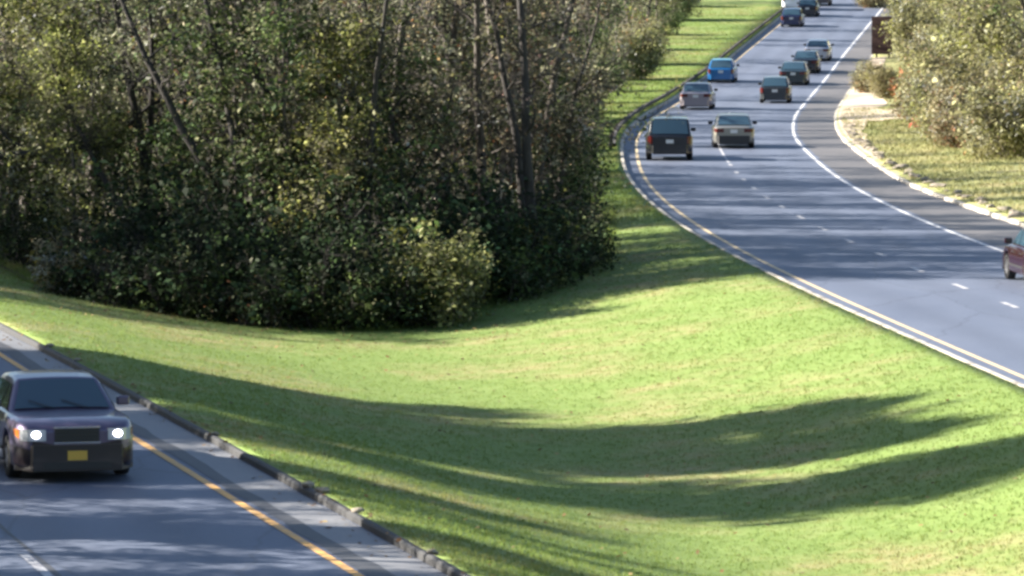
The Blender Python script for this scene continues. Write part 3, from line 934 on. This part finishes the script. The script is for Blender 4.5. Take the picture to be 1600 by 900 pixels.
# fallen limb lying across the left of the wood
def fallen_limb():
    rng = np.random.default_rng(3)
    paths = []
    y = 131.5
    def w(px, py, dz=0.0):
        X = (px - 800) / F * y
        return np.array([X, y + dz, CAMH - (py + 60) / F * y])
    P = np.array([w(-20, 245), w(40, 240), w(100, 236), w(150, 224), w(195, 200), w(232, 166), w(262, 150)])
    paths.append((P, np.linspace(0.11, 0.04, 7), 7))
    for k in (1, 3, 4):
        B, _ = wander(rng, P[k], [rng.uniform(-.5, .8), 0.1, 1.0], 1.6, 5, 0.15)
        paths.append((B, np.linspace(0.05, 0.015, 6), 5))
    B, _ = wander(rng, P[3] , [0.05, 0.1, -1.0], 2.6, 5, 0.05)
    paths.append((B, np.linspace(0.09, 0.11, 6), 6))
    B, _ = wander(rng, P[0], [-0.2, 0.2, -1.0], 3.2, 5, 0.05)
    paths.append((B, np.linspace(0.14, 0.16, 6), 6))
    V, Fq = tube_arrays(paths)
    tag(obj('broken_limb', mesh_data('broken_limb', V, Fq, M['bark_dark'], True)), 'dark broken limb hanging level across the far left of the wood', 'broken limb')
fallen_limb()

# trees standing left of the left road: they throw the long shadows over road and lawn
LG = 'roadside trees left of the left road'
for i, (y, d, k, s) in enumerate([(101.0, 6, 'spire', .66), (99.2, 6, 'spire', .95), (95.2, 7, 'spire', .96), (92.2, 5, 'spire', .84), (99.8, 7, 'roadside', .66), (96.6, 9, 'roadside', .80), (94.2, 10, 'roadside', .82),
                                  (87.0, 7, 'spire', 1.08), (84.6, 6, 'olive2', 1.02), (79.4, 5, 'spire', .52), (76.6, 5, 'spire', .48), (71, 6, 'roadside', .5), (64, 7, 'roadside', .6),
                                  (102, 3, 'green', .72), (98.5, 2.5, 'green', .85), (95, 2.5, 'green', .9), (91.5, 3, 'green', .85), (88, 2.5, 'green', .62), (85, 3, 'green', .72), (81.5, 2.5, 'green', .6), (78, 3, 'green', .8), (74.5, 2.5, 'green', .75),
                                  (71, 3, 'green', .85), (67, 2.5, 'green', .9), (62, 3, 'green', .9), (57, 3, 'green', .9), (52, 5, 'roadside', .6),
                                  (120.5, 2, 'green', .85), (123.5, 2, 'green', 1.15), (127.5, 3, 'green', 1.25), (131.5, 3, 'green', 1.2), (136, 3, 'green', 1.25), (141, 3, 'green', 1.25), (128, 8, 'roadside', .8), (134, 6, 'roadside', .85), (140, 9, 'roadside', .9), (147, 7, 'roadside', .85), (155, 7, 'olive2', .95), (165, 7, 'roadside', .8), (182, 7, 'grey', .9)]):
    x = float(xlo(y)) - d
    plant(k, x, y, {'spire': 'tall narrow', 'roadside': 'broad leafy', 'green': 'low green', 'grey': 'half-bare grey', 'olive2': 'thin-leaved'}[k] + ' tree on the bank left of the near road', 'tree', LG, s, rng=rnd)

# right bank: pale bushes and small trees in full sun
RG = 'sunlit bushes on the right bank'
def rplant(kind, px, py, s, label, shrub_=True, sz=None, cat=None):
    x, y = pix(px, py)
    y2 = y
    plant(kind, x, y2, label, cat or ('shrub' if shrub_ else 'tree'), RG, s, shrub=shrub_, rng=rnd, sz=sz)
RL = {'pale': 'pale green bush on the right bank', 'pale2': 'tan and grey bush on the right bank', 'olive': 'olive bush on the right bank'}
for px, py, k, s in [(1392, 160, 'pale', 0.58), (1362, 150, 'pale2', 0.6), (1465, 205, 'pale2', 0.8), (1500, 200, 'pale', 1.0), (1545, 240, 'pale', 1.1), (1595, 262, 'pale', 1.0), (1520, 243, 'pale2', .8), (1490, 235, 'pale', .7), (1570, 258, 'pale2', .8),
                     (1625, 215, 'pale2', 1.2), (1480, 165, 'olive', 1.1), (1535, 165, 'pale', 1.3), (1590, 170, 'pale', 1.4), (1460, 122, 'pale2', 1.0), (1470, 115, 'pale', 1.3), (1464, 97, 'pale', .9), (1450, 80, 'olive', 1.1), (1450, 62, 'pale2', 1.0),
                     (1520, 110, 'pale2', 1.5), (1580, 120, 'pale', 1.5), (1470, 55, 'pale', 1.4), (1490, 65, 'olive', 1.6), (1455, 45, 'pale', 1.1), (1366, 12, 'pale2', .8), (1352, 2, 'olive', .8)]:
    rplant(k, px, py, s, RL[k] + (', at the front edge' if py > 190 else ', beside the sandy path' if px < 1440 and py > 110 else ', in the middle rows' if py > 105 else ', near the tall brown board'))
for px, py, k, s in [(1500, 150, 'pale', .85), (1565, 165, 'pale', .9), (1610, 190, 'olive', .8), (1490, 80, 'pale', .9), (1530, 90, 'rust', .9), (1590, 100, 'pale', 1.0), (1475, 45, 'pale', .9), (1480, 40, 'grey', .9), (1550, 50, 'olive2', .9),
                     (1425, 15, 'pale', .8), (1440, 10, 'grey2', .9), (1500, 10, 'pale', 1.0), (1570, 20, 'grey', 1.0), (1620, 60, 'pale', 1.1)]:
    lab = {'pale': 'pale leafy tree behind the bushes of the right bank', 'olive': 'olive green tree behind the bushes of the right bank', 'rust': 'rusty tan tree behind the bushes of the right bank',
           'grey': 'half-bare grey tree at the top of the right bank', 'olive2': 'thin-leaved olive tree behind the bushes of the right bank', 'grey2': 'twin stemmed grey tree at the top of the right bank'}[k]
    rplant(k, px, py, s, lab, False)
x, y = (1432 - 800) / F * 238, 238
plant('orange', x, y, 'small orange shrub among the pale bushes of the right bank', 'shrub', None, 1.25, shrub=True, rng=rnd)
x, y = (1458 - 800) / F * 226, 226
plant('red', x, y, 'small red leaved shrub at the edge of the right verge', 'shrub', None, 0.9, shrub=True, rng=rnd)

# ------------------------------------------------------------------ guide rail, sign board, kerb stones
def guide_rail():
    root = empty('guide_rail', (float(xrl(250)) - 0.4, 250, float(prof(250)) + KERB))
    tag(root, 'low dark timber guide rail along the left edge of the far road', 'guide rail')
    inv = root.location.copy()
    f = lambda y: float(xrl(y)) - 0.42
    mb = MB(); rows = []
    for y in np.arange(206, 470, 2.0):
        x = f(y); z = float(prof(y)) + KERB
        rows.append([(x - .06 - inv.x, y - inv.y, z + .14 - inv.z), (x + .06 - inv.x, y - inv.y, z + .14 - inv.z), (x + .06 - inv.x, y - inv.y, z + .30 - inv.z), (x - .06 - inv.x, y - inv.y, z + .30 - inv.z), (x - .06 - inv.x, y - inv.y, z + .14 - inv.z)])
    mb.grid(rows, True)
    mb.build('rail', M['timber'], root)
    pm = MB(); pm.box(-.08, .08, -.08, .08, -.3, .27)
    first = None
    for y in np.arange(207, 470, 4.0):
        p = pm.build('post', M['timber'], root, bevel=0.015) if first is None else first.copy()
        if first is None: first = p
        else: COL.objects.link(p); p.parent = root
        p.location = (f(y) - 0.16 - inv.x, y - inv.y, float(prof(y)) + KERB - inv.z)
guide_rail()

def sign_board():
    x, y = pix(1379, 94)
    z = ground_z(x, y)
    root = empty('sign_board', (x, y, z), math.radians(-12))
    tag(root, 'tall brown board on posts half hidden by bushes beside the far road', 'sign')
    mb = MB(); mb.box(-.80, .70, -.03, .03, .25, 2.95)
    mb.build('panel', M['sign_brown'], root, bevel=.01)
    for sx in (-.45, .45):
        p = MB(); p.box(sx - .06, sx + .06, .034, .15, -.3, 2.7); p.build('post', M['timber'], root, bevel=.01)
    for zz in (.7, 2.4):
        p = MB(); p.box(-.60, .60, -.052, -.032, zz, zz + .1); p.build('batten', M['sign_brown'], root)
sign_board()

# rough stones lying along the right kerb
def stone_mesh(seed):
    rng = np.random.default_rng(seed)
    import bmesh
    bm = bmesh.new(); bmesh.ops.create_icosphere(bm, subdivisions=2, radius=1)
    for v in bm.verts:
        n = mnoise.noise((v.co.x * 1.3 + seed, v.co.y * 1.3, v.co.z * 1.3)) * 0.45
        v.co *= 1 + n
        v.co.z *= 0.6
    me = bpy.data.meshes.new('stone'); bm.to_mesh(me); bm.free(); me.materials.append(M['stone'])
    return me
stones = [stone_mesh(i) for i in range(4)]
for i, y in enumerate(np.concatenate([np.arange(152, 236, 1.9)])):
    yy = y + rnd.uniform(-.6, .6)
    o = obj('kerb_stone', stones[i % 4])
    s = rnd.uniform(.09, .22)
    x = float(xrk(yy)) + 0.42 + rnd.uniform(-.05, .35)
    o.location = (x, yy, ground_z(x, yy) + s * .2); o.scale = (s, s * rnd.uniform(.9, 1.8), s * rnd.uniform(.8, 1.1)); o.rotation_euler = (0, 0, rnd.uniform(0, 6))
    tag(o, 'rough tan stone lying along the right kerb', 'stone', 'stones along the right kerb')
for i, (px, py) in enumerate([(326, 690), (470, 772), (484, 780), (545, 812), (655, 878), (100, 572), (62, 550)]):
    x, y = pix(px, py)
    x = float(xlk(y)) + 0.06 + rnd.uniform(-.05, .12)
    o = obj('kerb_stone', stones[i % 4]); s = rnd.uniform(.05, .09)
    o.location = (x, y, float(prof(y)) + KERB + s * .3); o.scale = (s * 1.2, s * 1.5, s); o.rotation_euler = (0, 0, rnd.uniform(0, 6))
    tag(o, 'small pale stone lying on the left road kerb', 'stone', 'stones on the left kerb')

# ------------------------------------------------------------------ cars
def lerp(a, b, t): return a + (b - a) * t

CAR_TYPES = {
    'sedan': dict(L=4.75, W=1.84, H=1.46, zb=.20, belt=.93, hood=.70, deck=.98, bl_base=-1.75, bl_top=-1.02, ws_top=.40, ws_base=1.15, xf=1.42, xr=-1.35, wr=.325, wt=.73),
    'big_sedan': dict(L=5.25, W=1.96, H=1.50, zb=.17, belt=1.0, hood=.96, deck=.98, bl_base=-1.75, bl_top=-1.10, ws_top=.35, ws_base=1.02, xf=1.52, xr=-1.45, wr=.335, wt=.67, r=.52, drop=.17, nose=.76),
    'hatch': dict(L=4.25, W=1.78, H=1.50, zb=.20, belt=.94, hood=.74, deck=.95, bl_base=-2.0, bl_top=-1.45, ws_top=.45, ws_base=1.20, xf=1.32, xr=-1.30, wr=.32, wt=.75),
    'suv': dict(L=4.70, W=1.92, H=1.76, zb=.28, belt=1.08, hood=.92, deck=1.06, bl_base=-2.28, bl_top=-1.95, ws_top=.50, ws_base=1.20, xf=1.42, xr=-1.40, wr=.37, wt=.80),
    'van': dict(L=5.6, W=2.05, H=2.45, zb=.30, belt=1.25, hood=1.05, deck=1.2, bl_base=-2.74, bl_top=-2.62, ws_top=1.35, ws_base=2.0, xf=1.95, xr=-1.75, wr=.37, wt=.88),
}

def build_car(name, label, kind, paint_mat, loc, heading, group=None, bumper=None, lit=False, plate='plate_white', trim='plastic', roof_rack=False, roof=None, two_tone=None):
    P = CAR_TYPES[kind]
    L, W, H, zb, belt = P['L'], P['W'], P['H'], P['zb'], P['belt']
    hl = L / 2
    root = empty(name, loc, heading)
    tag(root, label, {'suv': 'car', 'van': 'van'}.get(kind, 'car'), group)
    xf, xr, wr = P['xf'], P['xr'], P['wr']
    wr_a = wr + .07

    def ztop(x):
        if x >= P['ws_base']:
            t = (x - P['ws_base']) / (hl - P['ws_base'])
            return lerp(belt, P['hood'], t ** 1.6)
        if x <= P['bl_base']:
            t = (P['bl_base'] - x) / (hl + P['bl_base'] + 1e-6)
            return lerp(P['deck'], P['deck'] - .05, t ** 2)
        if x < P['bl_base'] + .3:
            return lerp(P['deck'], belt, (x - P['bl_base']) / .3)
        return belt

    def shell(x):
        d = min(hl - x, hl + x)
        r = P.get('r', .30)
        e = math.sqrt(max(0, 1 - (1 - min(d, r) / r) ** 2)) if d < r else 1.0
        taper = .04 * max(0, (abs(x) - .55 * hl) / (.45 * hl)) ** 2
        nz_ = P.get('nose', .83) if x > 0 else .83
        w = W / 2 * (nz_ + (1 - nz_) * e) * (1 - taper)
        zt = ztop(x)
        drop = P.get('drop', .10) if x > 0 else .05
        zt = zt - drop * (1 - e)
        b = zb + .05 * (1 - e) + .04 * max(0, (abs(x) - .7 * hl) / (.3 * hl))
        for xw in (xf, xr):
            q = wr_a ** 2 - (x - xw) ** 2
            if q > 0: b = max(b, wr + math.sqrt(q))
        b = min(b, zt - .12)
        return w, zt, b

    xs = sorted(set([-hl + v for v in (0, .004, .01, .03, .06, .1, .15, .2, .25, .3)] + [hl - v for v in (0, .004, .01, .02, .03, .045, .06, .08, .1, .15, .2, .25, .3)] + list(np.arange(-hl + .34, hl - .32, .045))))
    mb = MB(); rows = []
    for x in xs:
        w, zt, b = shell(x)
        h = zt - b
        half = [(0.0, b), (.80 * w, b), (.955 * w, b + .03), (.992 * w, b + .12 * h), (1.0 * w, lerp(b, zt, .5)), (.985 * w, lerp(b, zt, .78)), (.945 * w, zt - .035), (.89 * w, zt - .004), (.6 * w, zt + .012), (0, zt + .022)]
        rows.append([(x, y, z) for y, z in half] + [(x, -y, z) for y, z in half[::-1][1:]])
    mb.grid(rows)
    for end, rv in ((0, True), (-1, False)):
        b0 = len(mb.v); mb.v += rows[end]; n = len(rows[end])
        c = len(mb.v); mb.v.append((rows[end][0][0], 0, sum(p[2] for p in rows[end]) / n))
        for i in range(n - 1):
            mb.f.append((b0 + i + 1, b0 + i, c) if rv else (b0 + i, b0 + i + 1, c))
    # cabin
    wb, wt = .90 * W / 2, P['wt'] * W / 2
    gw = lambda z: wb - (wb - wt) * max(0, z - belt) / (H - belt)
    prof_pts = [(P['bl_base'], P['deck'] - .02), (P['bl_top'], H - .05), (lerp(P['bl_top'], P['ws_top'], .35), H), (lerp(P['bl_top'], P['ws_top'], .7), H - .003), (P['ws_top'], H - .04), (P['ws_base'], belt - .01)]
    px_, pz_ = [p[0] for p in prof_pts], [p[1] for p in prof_pts]
    rows = []
    for x in np.linspace(P['bl_base'], P['ws_base'], 60):
        zt = float(np.interp(x, px_, pz_))
        zs = max(belt - .02, zt - .07)
        half = [(gw(belt), belt - .05), (gw(zs), zs), (gw(zt) * .965, lerp(zs, zt, .75)), (gw(zt) * .90, zt), (gw(zt) * .5, zt + .014), (0, zt + .02)]
        rows.append([(x, y, z) for y, z in half] + [(x, -y, z) for y, z in half[::-1][1:]])
    mb.grid(rows)
    body = mb.build('body', paint_mat, root, True)
    if two_tone:                                      # dark lower half of the body
        body.data.materials.append(two_tone)
        idx = [1 if sum(mb.v[i][2] for i in f) / len(f) < P['hood'] - .37 else 0 for f in mb.f]
        body.data.polygons.foreach_set('material_index', np.array(idx, np.int32))

    def slope_glass(nm, xb, zb_, xt, zt_, sgn):
        L_ = math.hypot(xt - xb, zt_ - zb_); nx, nz = sgn * (zt_ - zb_) / L_, abs(xt - xb) / L_
        m = MB(); rr = []
        for i in range(7):
            t = lerp(.05, .93, i / 6); x = lerp(xb, xt, t); z = lerp(zb_, zt_, t)
            hw = gw(z) * .93 - .04
            rr.append([(x + nx * .014, hw * k / 4, z + nz * .014 + .018 * (1 - (k / 4) ** 2)) for k in range(-4, 5)])
        m.grid(rr, sgn > 0)
        return m.build(nm, M['glass'], root, True)
    slope_glass('windshield', P['ws_base'], belt, P['ws_top'], H - .04, 1)
    slope_glass('rear_window', P['bl_base'], P['deck'], P['bl_top'], H - .05, -1)
    z0, z1 = belt + .035, H - .12
    fx = lambda z: lerp(P['ws_base'], P['ws_top'], (z - belt) / (H - .04 - belt)) - .10
    bx = lambda z: lerp(P['bl_base'], P['bl_top'], (z - P['deck']) / (H - .05 - P['deck'])) + .14
    pil = [.10] if kind not in ('suv', 'van') else [.12, -.95]
    for sy in (1, -1):
        cuts = [None] + pil + [None]
        for k in range(len(cuts) - 1):
            def xlim(z, front):
                if front: return fx(z) if cuts[k] is None else cuts[k] - .035
                return bx(z) if cuts[k + 1] is None else cuts[k + 1] + .035
            if kind == 'van' and k > 0: continue
            m = MB()
            q = [(xlim(z, f), sy * (gw(z) + .007), z) for z, f in ((z0, False), (z0, True), (z1, True), (z1, False))]
            m.add(q, [(0, 1, 2, 3) if sy < 0 else (3, 2, 1, 0)])
            m.build('side_window', M['glass'], root)
        # mirror
        m = MB(); xm = P['ws_base'] - .42
        m.box(xm - .06, xm + .06, min(sy * (gw(belt) + .06), sy * (W / 2 + .17)), max(sy * (gw(belt) + .06), sy * (W / 2 + .17)), belt + .03, belt + .18)
        mo = m.build('side_mirror', paint_mat if trim != 'plastic' else M['plastic'], root, bevel=.03)
        # door handles and seams
        for xh in ((-.35, .72) if kind != 'van' else (.9,)):
            m = MB(); ww = shell(xh)[0]
            m.box(xh - .25, xh - .09, min(sy * (ww - .01), sy * (ww + .018)), max(sy * (ww - .01), sy * (ww + .018)), belt - .17, belt - .14)
            m.build('door_handle', M['chrome'] if trim == 'chrome' else M['plastic'], root)
        m = MB(); ww = W / 2
        m.box(xr + wr + .12, xf - wr - .12, min(sy * (ww - .02), sy * (ww + .012)), max(sy * (ww - .02), sy * (ww + .012)), .40, .46)
        m.build('side_trim', M['plastic'], root, bevel=.008)
    # wipers and bonnet seams
    for yw in (.42, -.12):
        m = MB(); wx, wz = P['ws_base'] + .02, belt + .035
        m.add([(wx, yw, wz), (wx, yw + .03, wz), (wx - .16, yw - .40, wz + .13), (wx - .16, yw - .43, wz + .13)], [(0, 1, 2, 3)])
        m.add([(wx + .01, yw, wz - .02), (wx + .01, yw + .03, wz - .02), (wx - .15, yw - .40, wz + .115), (wx - .15, yw - .43, wz + .115)], [(3, 2, 1, 0)])
        m.build('wiper', M['plastic'], root)
    # wheels
    for xw in (xf, xr):
        for sy in (1, -1):
            wh = empty('wheel', (xw, sy * (W / 2 - .115), wr), 0, root)
            t = MB(); hw = .11
            t.lathe([(wr * .62, -hw), (wr * .93, -hw), (wr, -hw + .03), (wr, hw - .03), (wr * .93, hw), (wr * .62, hw), (wr * .60, 0), (wr * .62, -hw)])
            t.build('tyre', M['rubber'], wh, True)
            r_ = MB()
            r_.lathe([(wr * .64, sy * .085), (wr * .60, sy * .095), (wr * .52, sy * .06), (wr * .2, sy * .075), (wr * .12, sy * .10), (.001, sy * .10)])
            for k in range(5):
                a = 2 * math.pi * k / 5; c, s_ = math.cos(a), math.sin(a)
                w2 = .032
                p = [(c * wr * .15 - s_ * w2, sy * .097, s_ * wr * .15 + c * w2), (c * wr * .15 + s_ * w2, sy * .097, s_ * wr * .15 - c * w2), (c * wr * .6 + s_ * w2, sy * .104, s_ * wr * .6 - c * w2), (c * wr * .6 - s_ * w2, sy * .104, s_ * wr * .6 + c * w2)]
                r_.add(p, [(0, 1, 2, 3)])
            r_.build('rim', M['alloy'], wh, True)
    # front and rear furniture: built on the outside of the end faces
    def panel(nm, sx, y0_, y1_, za, zb2, mat, depth=.02, wrap=0.0, bev=.012):
        m = MB(); n = 8; outer, inner = [], []
        for i in range(n + 1):
            y = lerp(y0_, y1_, i / n)
            # distance from the end where the shell is this wide
            d = 0.0
            ay = abs(y)
            for dd in np.linspace(0, .55, 111):
                if shell(sx * (hl - dd))[0] * .985 >= ay: d = dd; break
            else: d = .55
            x = sx * (hl - d)
            outer.append((x + sx * depth, y)); inner.append((x - sx * .05, y))
        rr = [[(x, y, za) for x, y in inner], [(x, y, za) for x, y in outer], [(x, y, zb2) for x, y in outer], [(x, y, zb2) for x, y in inner]]
        m.grid(rr, flip=(sx > 0) == (y1_ > y0_))
        m.add([rr[1][0], rr[2][0], rr[3][0], rr[0][0]], [(0, 1, 2, 3)]); m.add([rr[1][-1], rr[2][-1], rr[3][-1], rr[0][-1]], [(3, 2, 1, 0)])
        return m.build(nm, mat, root)
    hw = W / 2
    hf = P['hood'] - .10
    bm_ = M[bumper] if isinstance(bumper, str) else (bumper or paint_mat)
    panel('bumper', 1, -hw * .96, hw * .96, zb + .02, hf - .26, bm_, .05)
    panel('air_intake', 1, -hw * .55, hw * .55, zb + .06, zb + .16, M['plastic'], .056)
    panel('grille', 1, -hw * .36, hw * .36, hf - .21, hf + .0, M['plastic'], .022)
    panel('grille_trim', 1, -hw * .38, hw * .38, hf + .005, hf + .03, M['chrome'], .028)
    if kind == 'big_sedan':
        panel('grille_trim', 1, -hw * .38, hw * .38, hf - .235, hf - .212, M['chrome'], .054)
        for k in range(3):
            panel('grille_bar', 1, -hw * .35, hw * .35, hf - .17 + k * .06, hf - .162 + k * .06, M['plastic'], .034)
    for sy in (1, -1):
        hd = panel('headlight', 1, sy * hw * .50, sy * hw * .90, hf - .19, hf - .01, M['clear_lens'], .02)
        if lit:
            m = MB(); n = 18
            yc, zc = sy * hw * .66, hf - .09
            xx = hl + .045
            ring = [(xx - .045 * (1 if k else 1), yc + .085 * math.cos(2 * math.pi * k / n), zc + .068 * math.sin(2 * math.pi * k / n)) for k in range(n)]
            m.add(ring + [(p[0] + .04, lerp(yc, p[1], .6), lerp(zc, p[2], .6)) for p in ring] + [(xx + .005, yc, zc)],
                  [(k, (k + 1) % n, n + (k + 1) % n, n + k) for k in range(n)] + [(n + k, n + (k + 1) % n, 2 * n) for k in range(n)])
            m.build('lamp', M['lamp_on'], hd, True)
        panel('indicator', 1, sy * hw * .91, sy * hw * .965, hf - .18, hf - .02, M['amber'], .018)
        if kind in ('suv', 'van', 'hatch'):
            panel('tail_light', -1, sy * hw * .74, sy * hw * .95, P['deck'] - .36, P['deck'] - .05, M['red_lens'], .02)
        else:
            panel('tail_light', -1, sy * hw * .48, sy * hw * .95, P['deck'] - .27, P['deck'] - .10, M['red_lens'], .02)
    panel('bumper', -1, -hw * .96, hw * .96, zb + .04, zb + .36, bm_, .06)
    panel('licence_plate', 1, -.155, .155, zb + .19, zb + .34, M[plate], .062)
    zp = P['deck'] - .30 if kind != 'suv' and kind != 'van' else P['deck'] - .34
    panel('licence_plate', -1, -.155, .155, zp, zp + .15, M[plate], .03)
    if trim == 'chrome':
        panel('trunk_trim', -1, -hw * .45, hw * .45, P['deck'] - .12, P['deck'] - .095, M['chrome'], .022)
    if roof:  # coloured overlay imitating a reflected highlight on the roof
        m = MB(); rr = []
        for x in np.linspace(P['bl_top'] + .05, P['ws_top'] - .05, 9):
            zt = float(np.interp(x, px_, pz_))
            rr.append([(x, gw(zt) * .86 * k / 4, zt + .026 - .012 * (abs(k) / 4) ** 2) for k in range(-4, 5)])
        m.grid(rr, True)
        m.build('roof_highlight', roof, root, True)
    if roof_rack:
        for sy in (1, -1):
            m = MB(); m.box(P['bl_top'] + .2, P['ws_top'] - .25, sy * wt * .82 - .02, sy * wt * .82 + .02, H + .03, H + .065)
            m.box(P['bl_top'] + .3, P['bl_top'] + .36, sy * wt * .82 - .02, sy * wt * .82 + .02, H - .03, H + .035)
            m.box(P['ws_top'] - .4, P['ws_top'] - .34, sy * wt * .82 - .02, sy * wt * .82 + .02, H - .03, H + .035)
            m.build('roof_rail', M['plastic'], root)
    # shadowed underside pan
    m = MB(); m.box(-hl + .35, hl - .35, -hw * .72, hw * .72, zb - .03, zb + .02)
    m.build('underbody', M['plastic'], root)
    return root

def on_road(px, py, f_tan, half, away=True):
    """px, py: where the end nearest the camera meets the road."""
    x, y = pix(px, py)
    yc = y + half
    sl = (float(f_tan(yc + 2)) - float(f_tan(yc - 2))) / 4
    x = x + sl * half
    slope = (float(prof(yc + 2)) - float(prof(yc - 2))) / 4
    d = Vector((sl, 1.0))
    if not away: d = -d
    return (x, yc, float(prof(yc)) + 0.006), math.atan2(d.y, d.x), slope

def car(px, py, f, away, half, name, label, kind, pm, **kw):
    loc, hd, slope = on_road(px, py, f, half, away)
    r = build_car(name, label, kind, pm, loc, hd, **kw)
    r.rotation_euler.y = -math.atan(slope) * (1 if away else -1)
    return r

CG = 'cars driving away up the right road'
car(106, 744, xly, False, 1.55, 'parkway_sedan', 'dark blue sedan with lit headlights coming down the left road', 'big_sedan', paint('paint_dark_blue', (0.105, 0.085, 0.145), .6, .42), bumper=paint('paint_maroon_bumper', (0.012, 0.006, 0.007), .1, .4), lit=True, plate='plate_gold', trim='chrome', two_tone=paint('paint_maroon_lower', (0.018, 0.008, 0.010), .2, .4))
car(1046, 250, xry, True, 1.45, 'black_suv', 'black boxy car with a pale plate in the left lane of the bend', 'suv', paint('paint_black', (0.012, 0.013, 0.017), .2, .25), group=CG, plate='plate_white')
car(1146, 231, xry, True, 1.40, 'beige_sedan', 'pale beige grey sedan beside the black boxy car in the bend', 'sedan', paint('paint_beige', (0.24, 0.23, 0.20), .5, .3), group=CG, bumper='plastic')
car(1088, 171, xry, True, 1.45, 'mauve_sedan', 'silvery mauve car following behind the blue car', 'sedan', paint('paint_mauve', (0.27, 0.24, 0.27), .6, .3), group=CG)
car(1211, 161, xry, True, 1.40, 'dark_sedan', 'dark grey hatchback nearest of the three dark cars in the right lane', 'hatch', paint('paint_charcoal', (0.030, 0.036, 0.042), .4, .25), group=CG)
car(1127, 129, xry, True, 1.40, 'blue_hatchback', 'bright blue car in the left lane with a turquoise highlight painted on its roof', 'hatch', paint('paint_blue', (0.02, 0.14, 0.36), .3, .25), group=CG, roof=paint('turquoise_highlight', (0.10, 0.42, 0.50), .2, .3))
car(1240, 133, xry, True, 1.40, 'dark_sedan', 'dark green grey sedan just ahead of the dark hatchback', 'sedan', paint('paint_dark_green', (0.020, 0.032, 0.035), .4, .25), group=CG)
car(1259, 114, xry, True, 1.40, 'black_sedan', 'black sedan mostly hidden ahead of the dark green grey sedan', 'sedan', paint('paint_black_blue', (0.012, 0.014, 0.022), .3, .25), group=CG)
car(1277, 95, xry, True, 1.40, 'silver_sedan', 'silver sedan with dark windows ahead of the dark cars', 'sedan', paint('paint_silver', (0.42, 0.44, 0.50), .7, .28), group=CG)
car(1237, 42, xry, True, 1.45, 'navy_sedan', 'navy blue car high up the left lane near the white van', 'hatch', paint('paint_navy', (0.022, 0.030, 0.085), .3, .25), group=CG)
car(1262, 26, xry, True, 1.40, 'black_hatchback', 'small dark car ahead of the navy blue car', 'hatch', paint('paint_dusk', (0.02, 0.022, 0.032), .3, .3), group=CG)
car(1240, 16, xry, True, 1.9, 'white_van', 'white van at the top of the road before the navy blue car', 'van', paint('paint_white', (0.70, 0.72, 0.78), 0.0, .35), group=CG)
car(1281, 9, xry, True, 1.45, 'grey_suv', 'dark grey car farthest up the road in the right lane', 'suv', paint('paint_grey', (0.07, 0.065, 0.075), .4, .3), group=CG)
# the red car leaving the picture at the right
x, y = pix(1571, 436)
hd_y = y - 1.35
sl = (float(xry(y + 3)) - float(xry(y - 3))) / 6
build_car('red_sedan', 'dark red car in the right lane at the right edge of the view', 'sedan', paint('paint_red', (0.022, 0.002, 0.005), .1, .25), (x + 0.92 - sl * 1.4, y - 1.42, 0.006), math.atan2(1.0, sl), group=CG, trim='chrome')
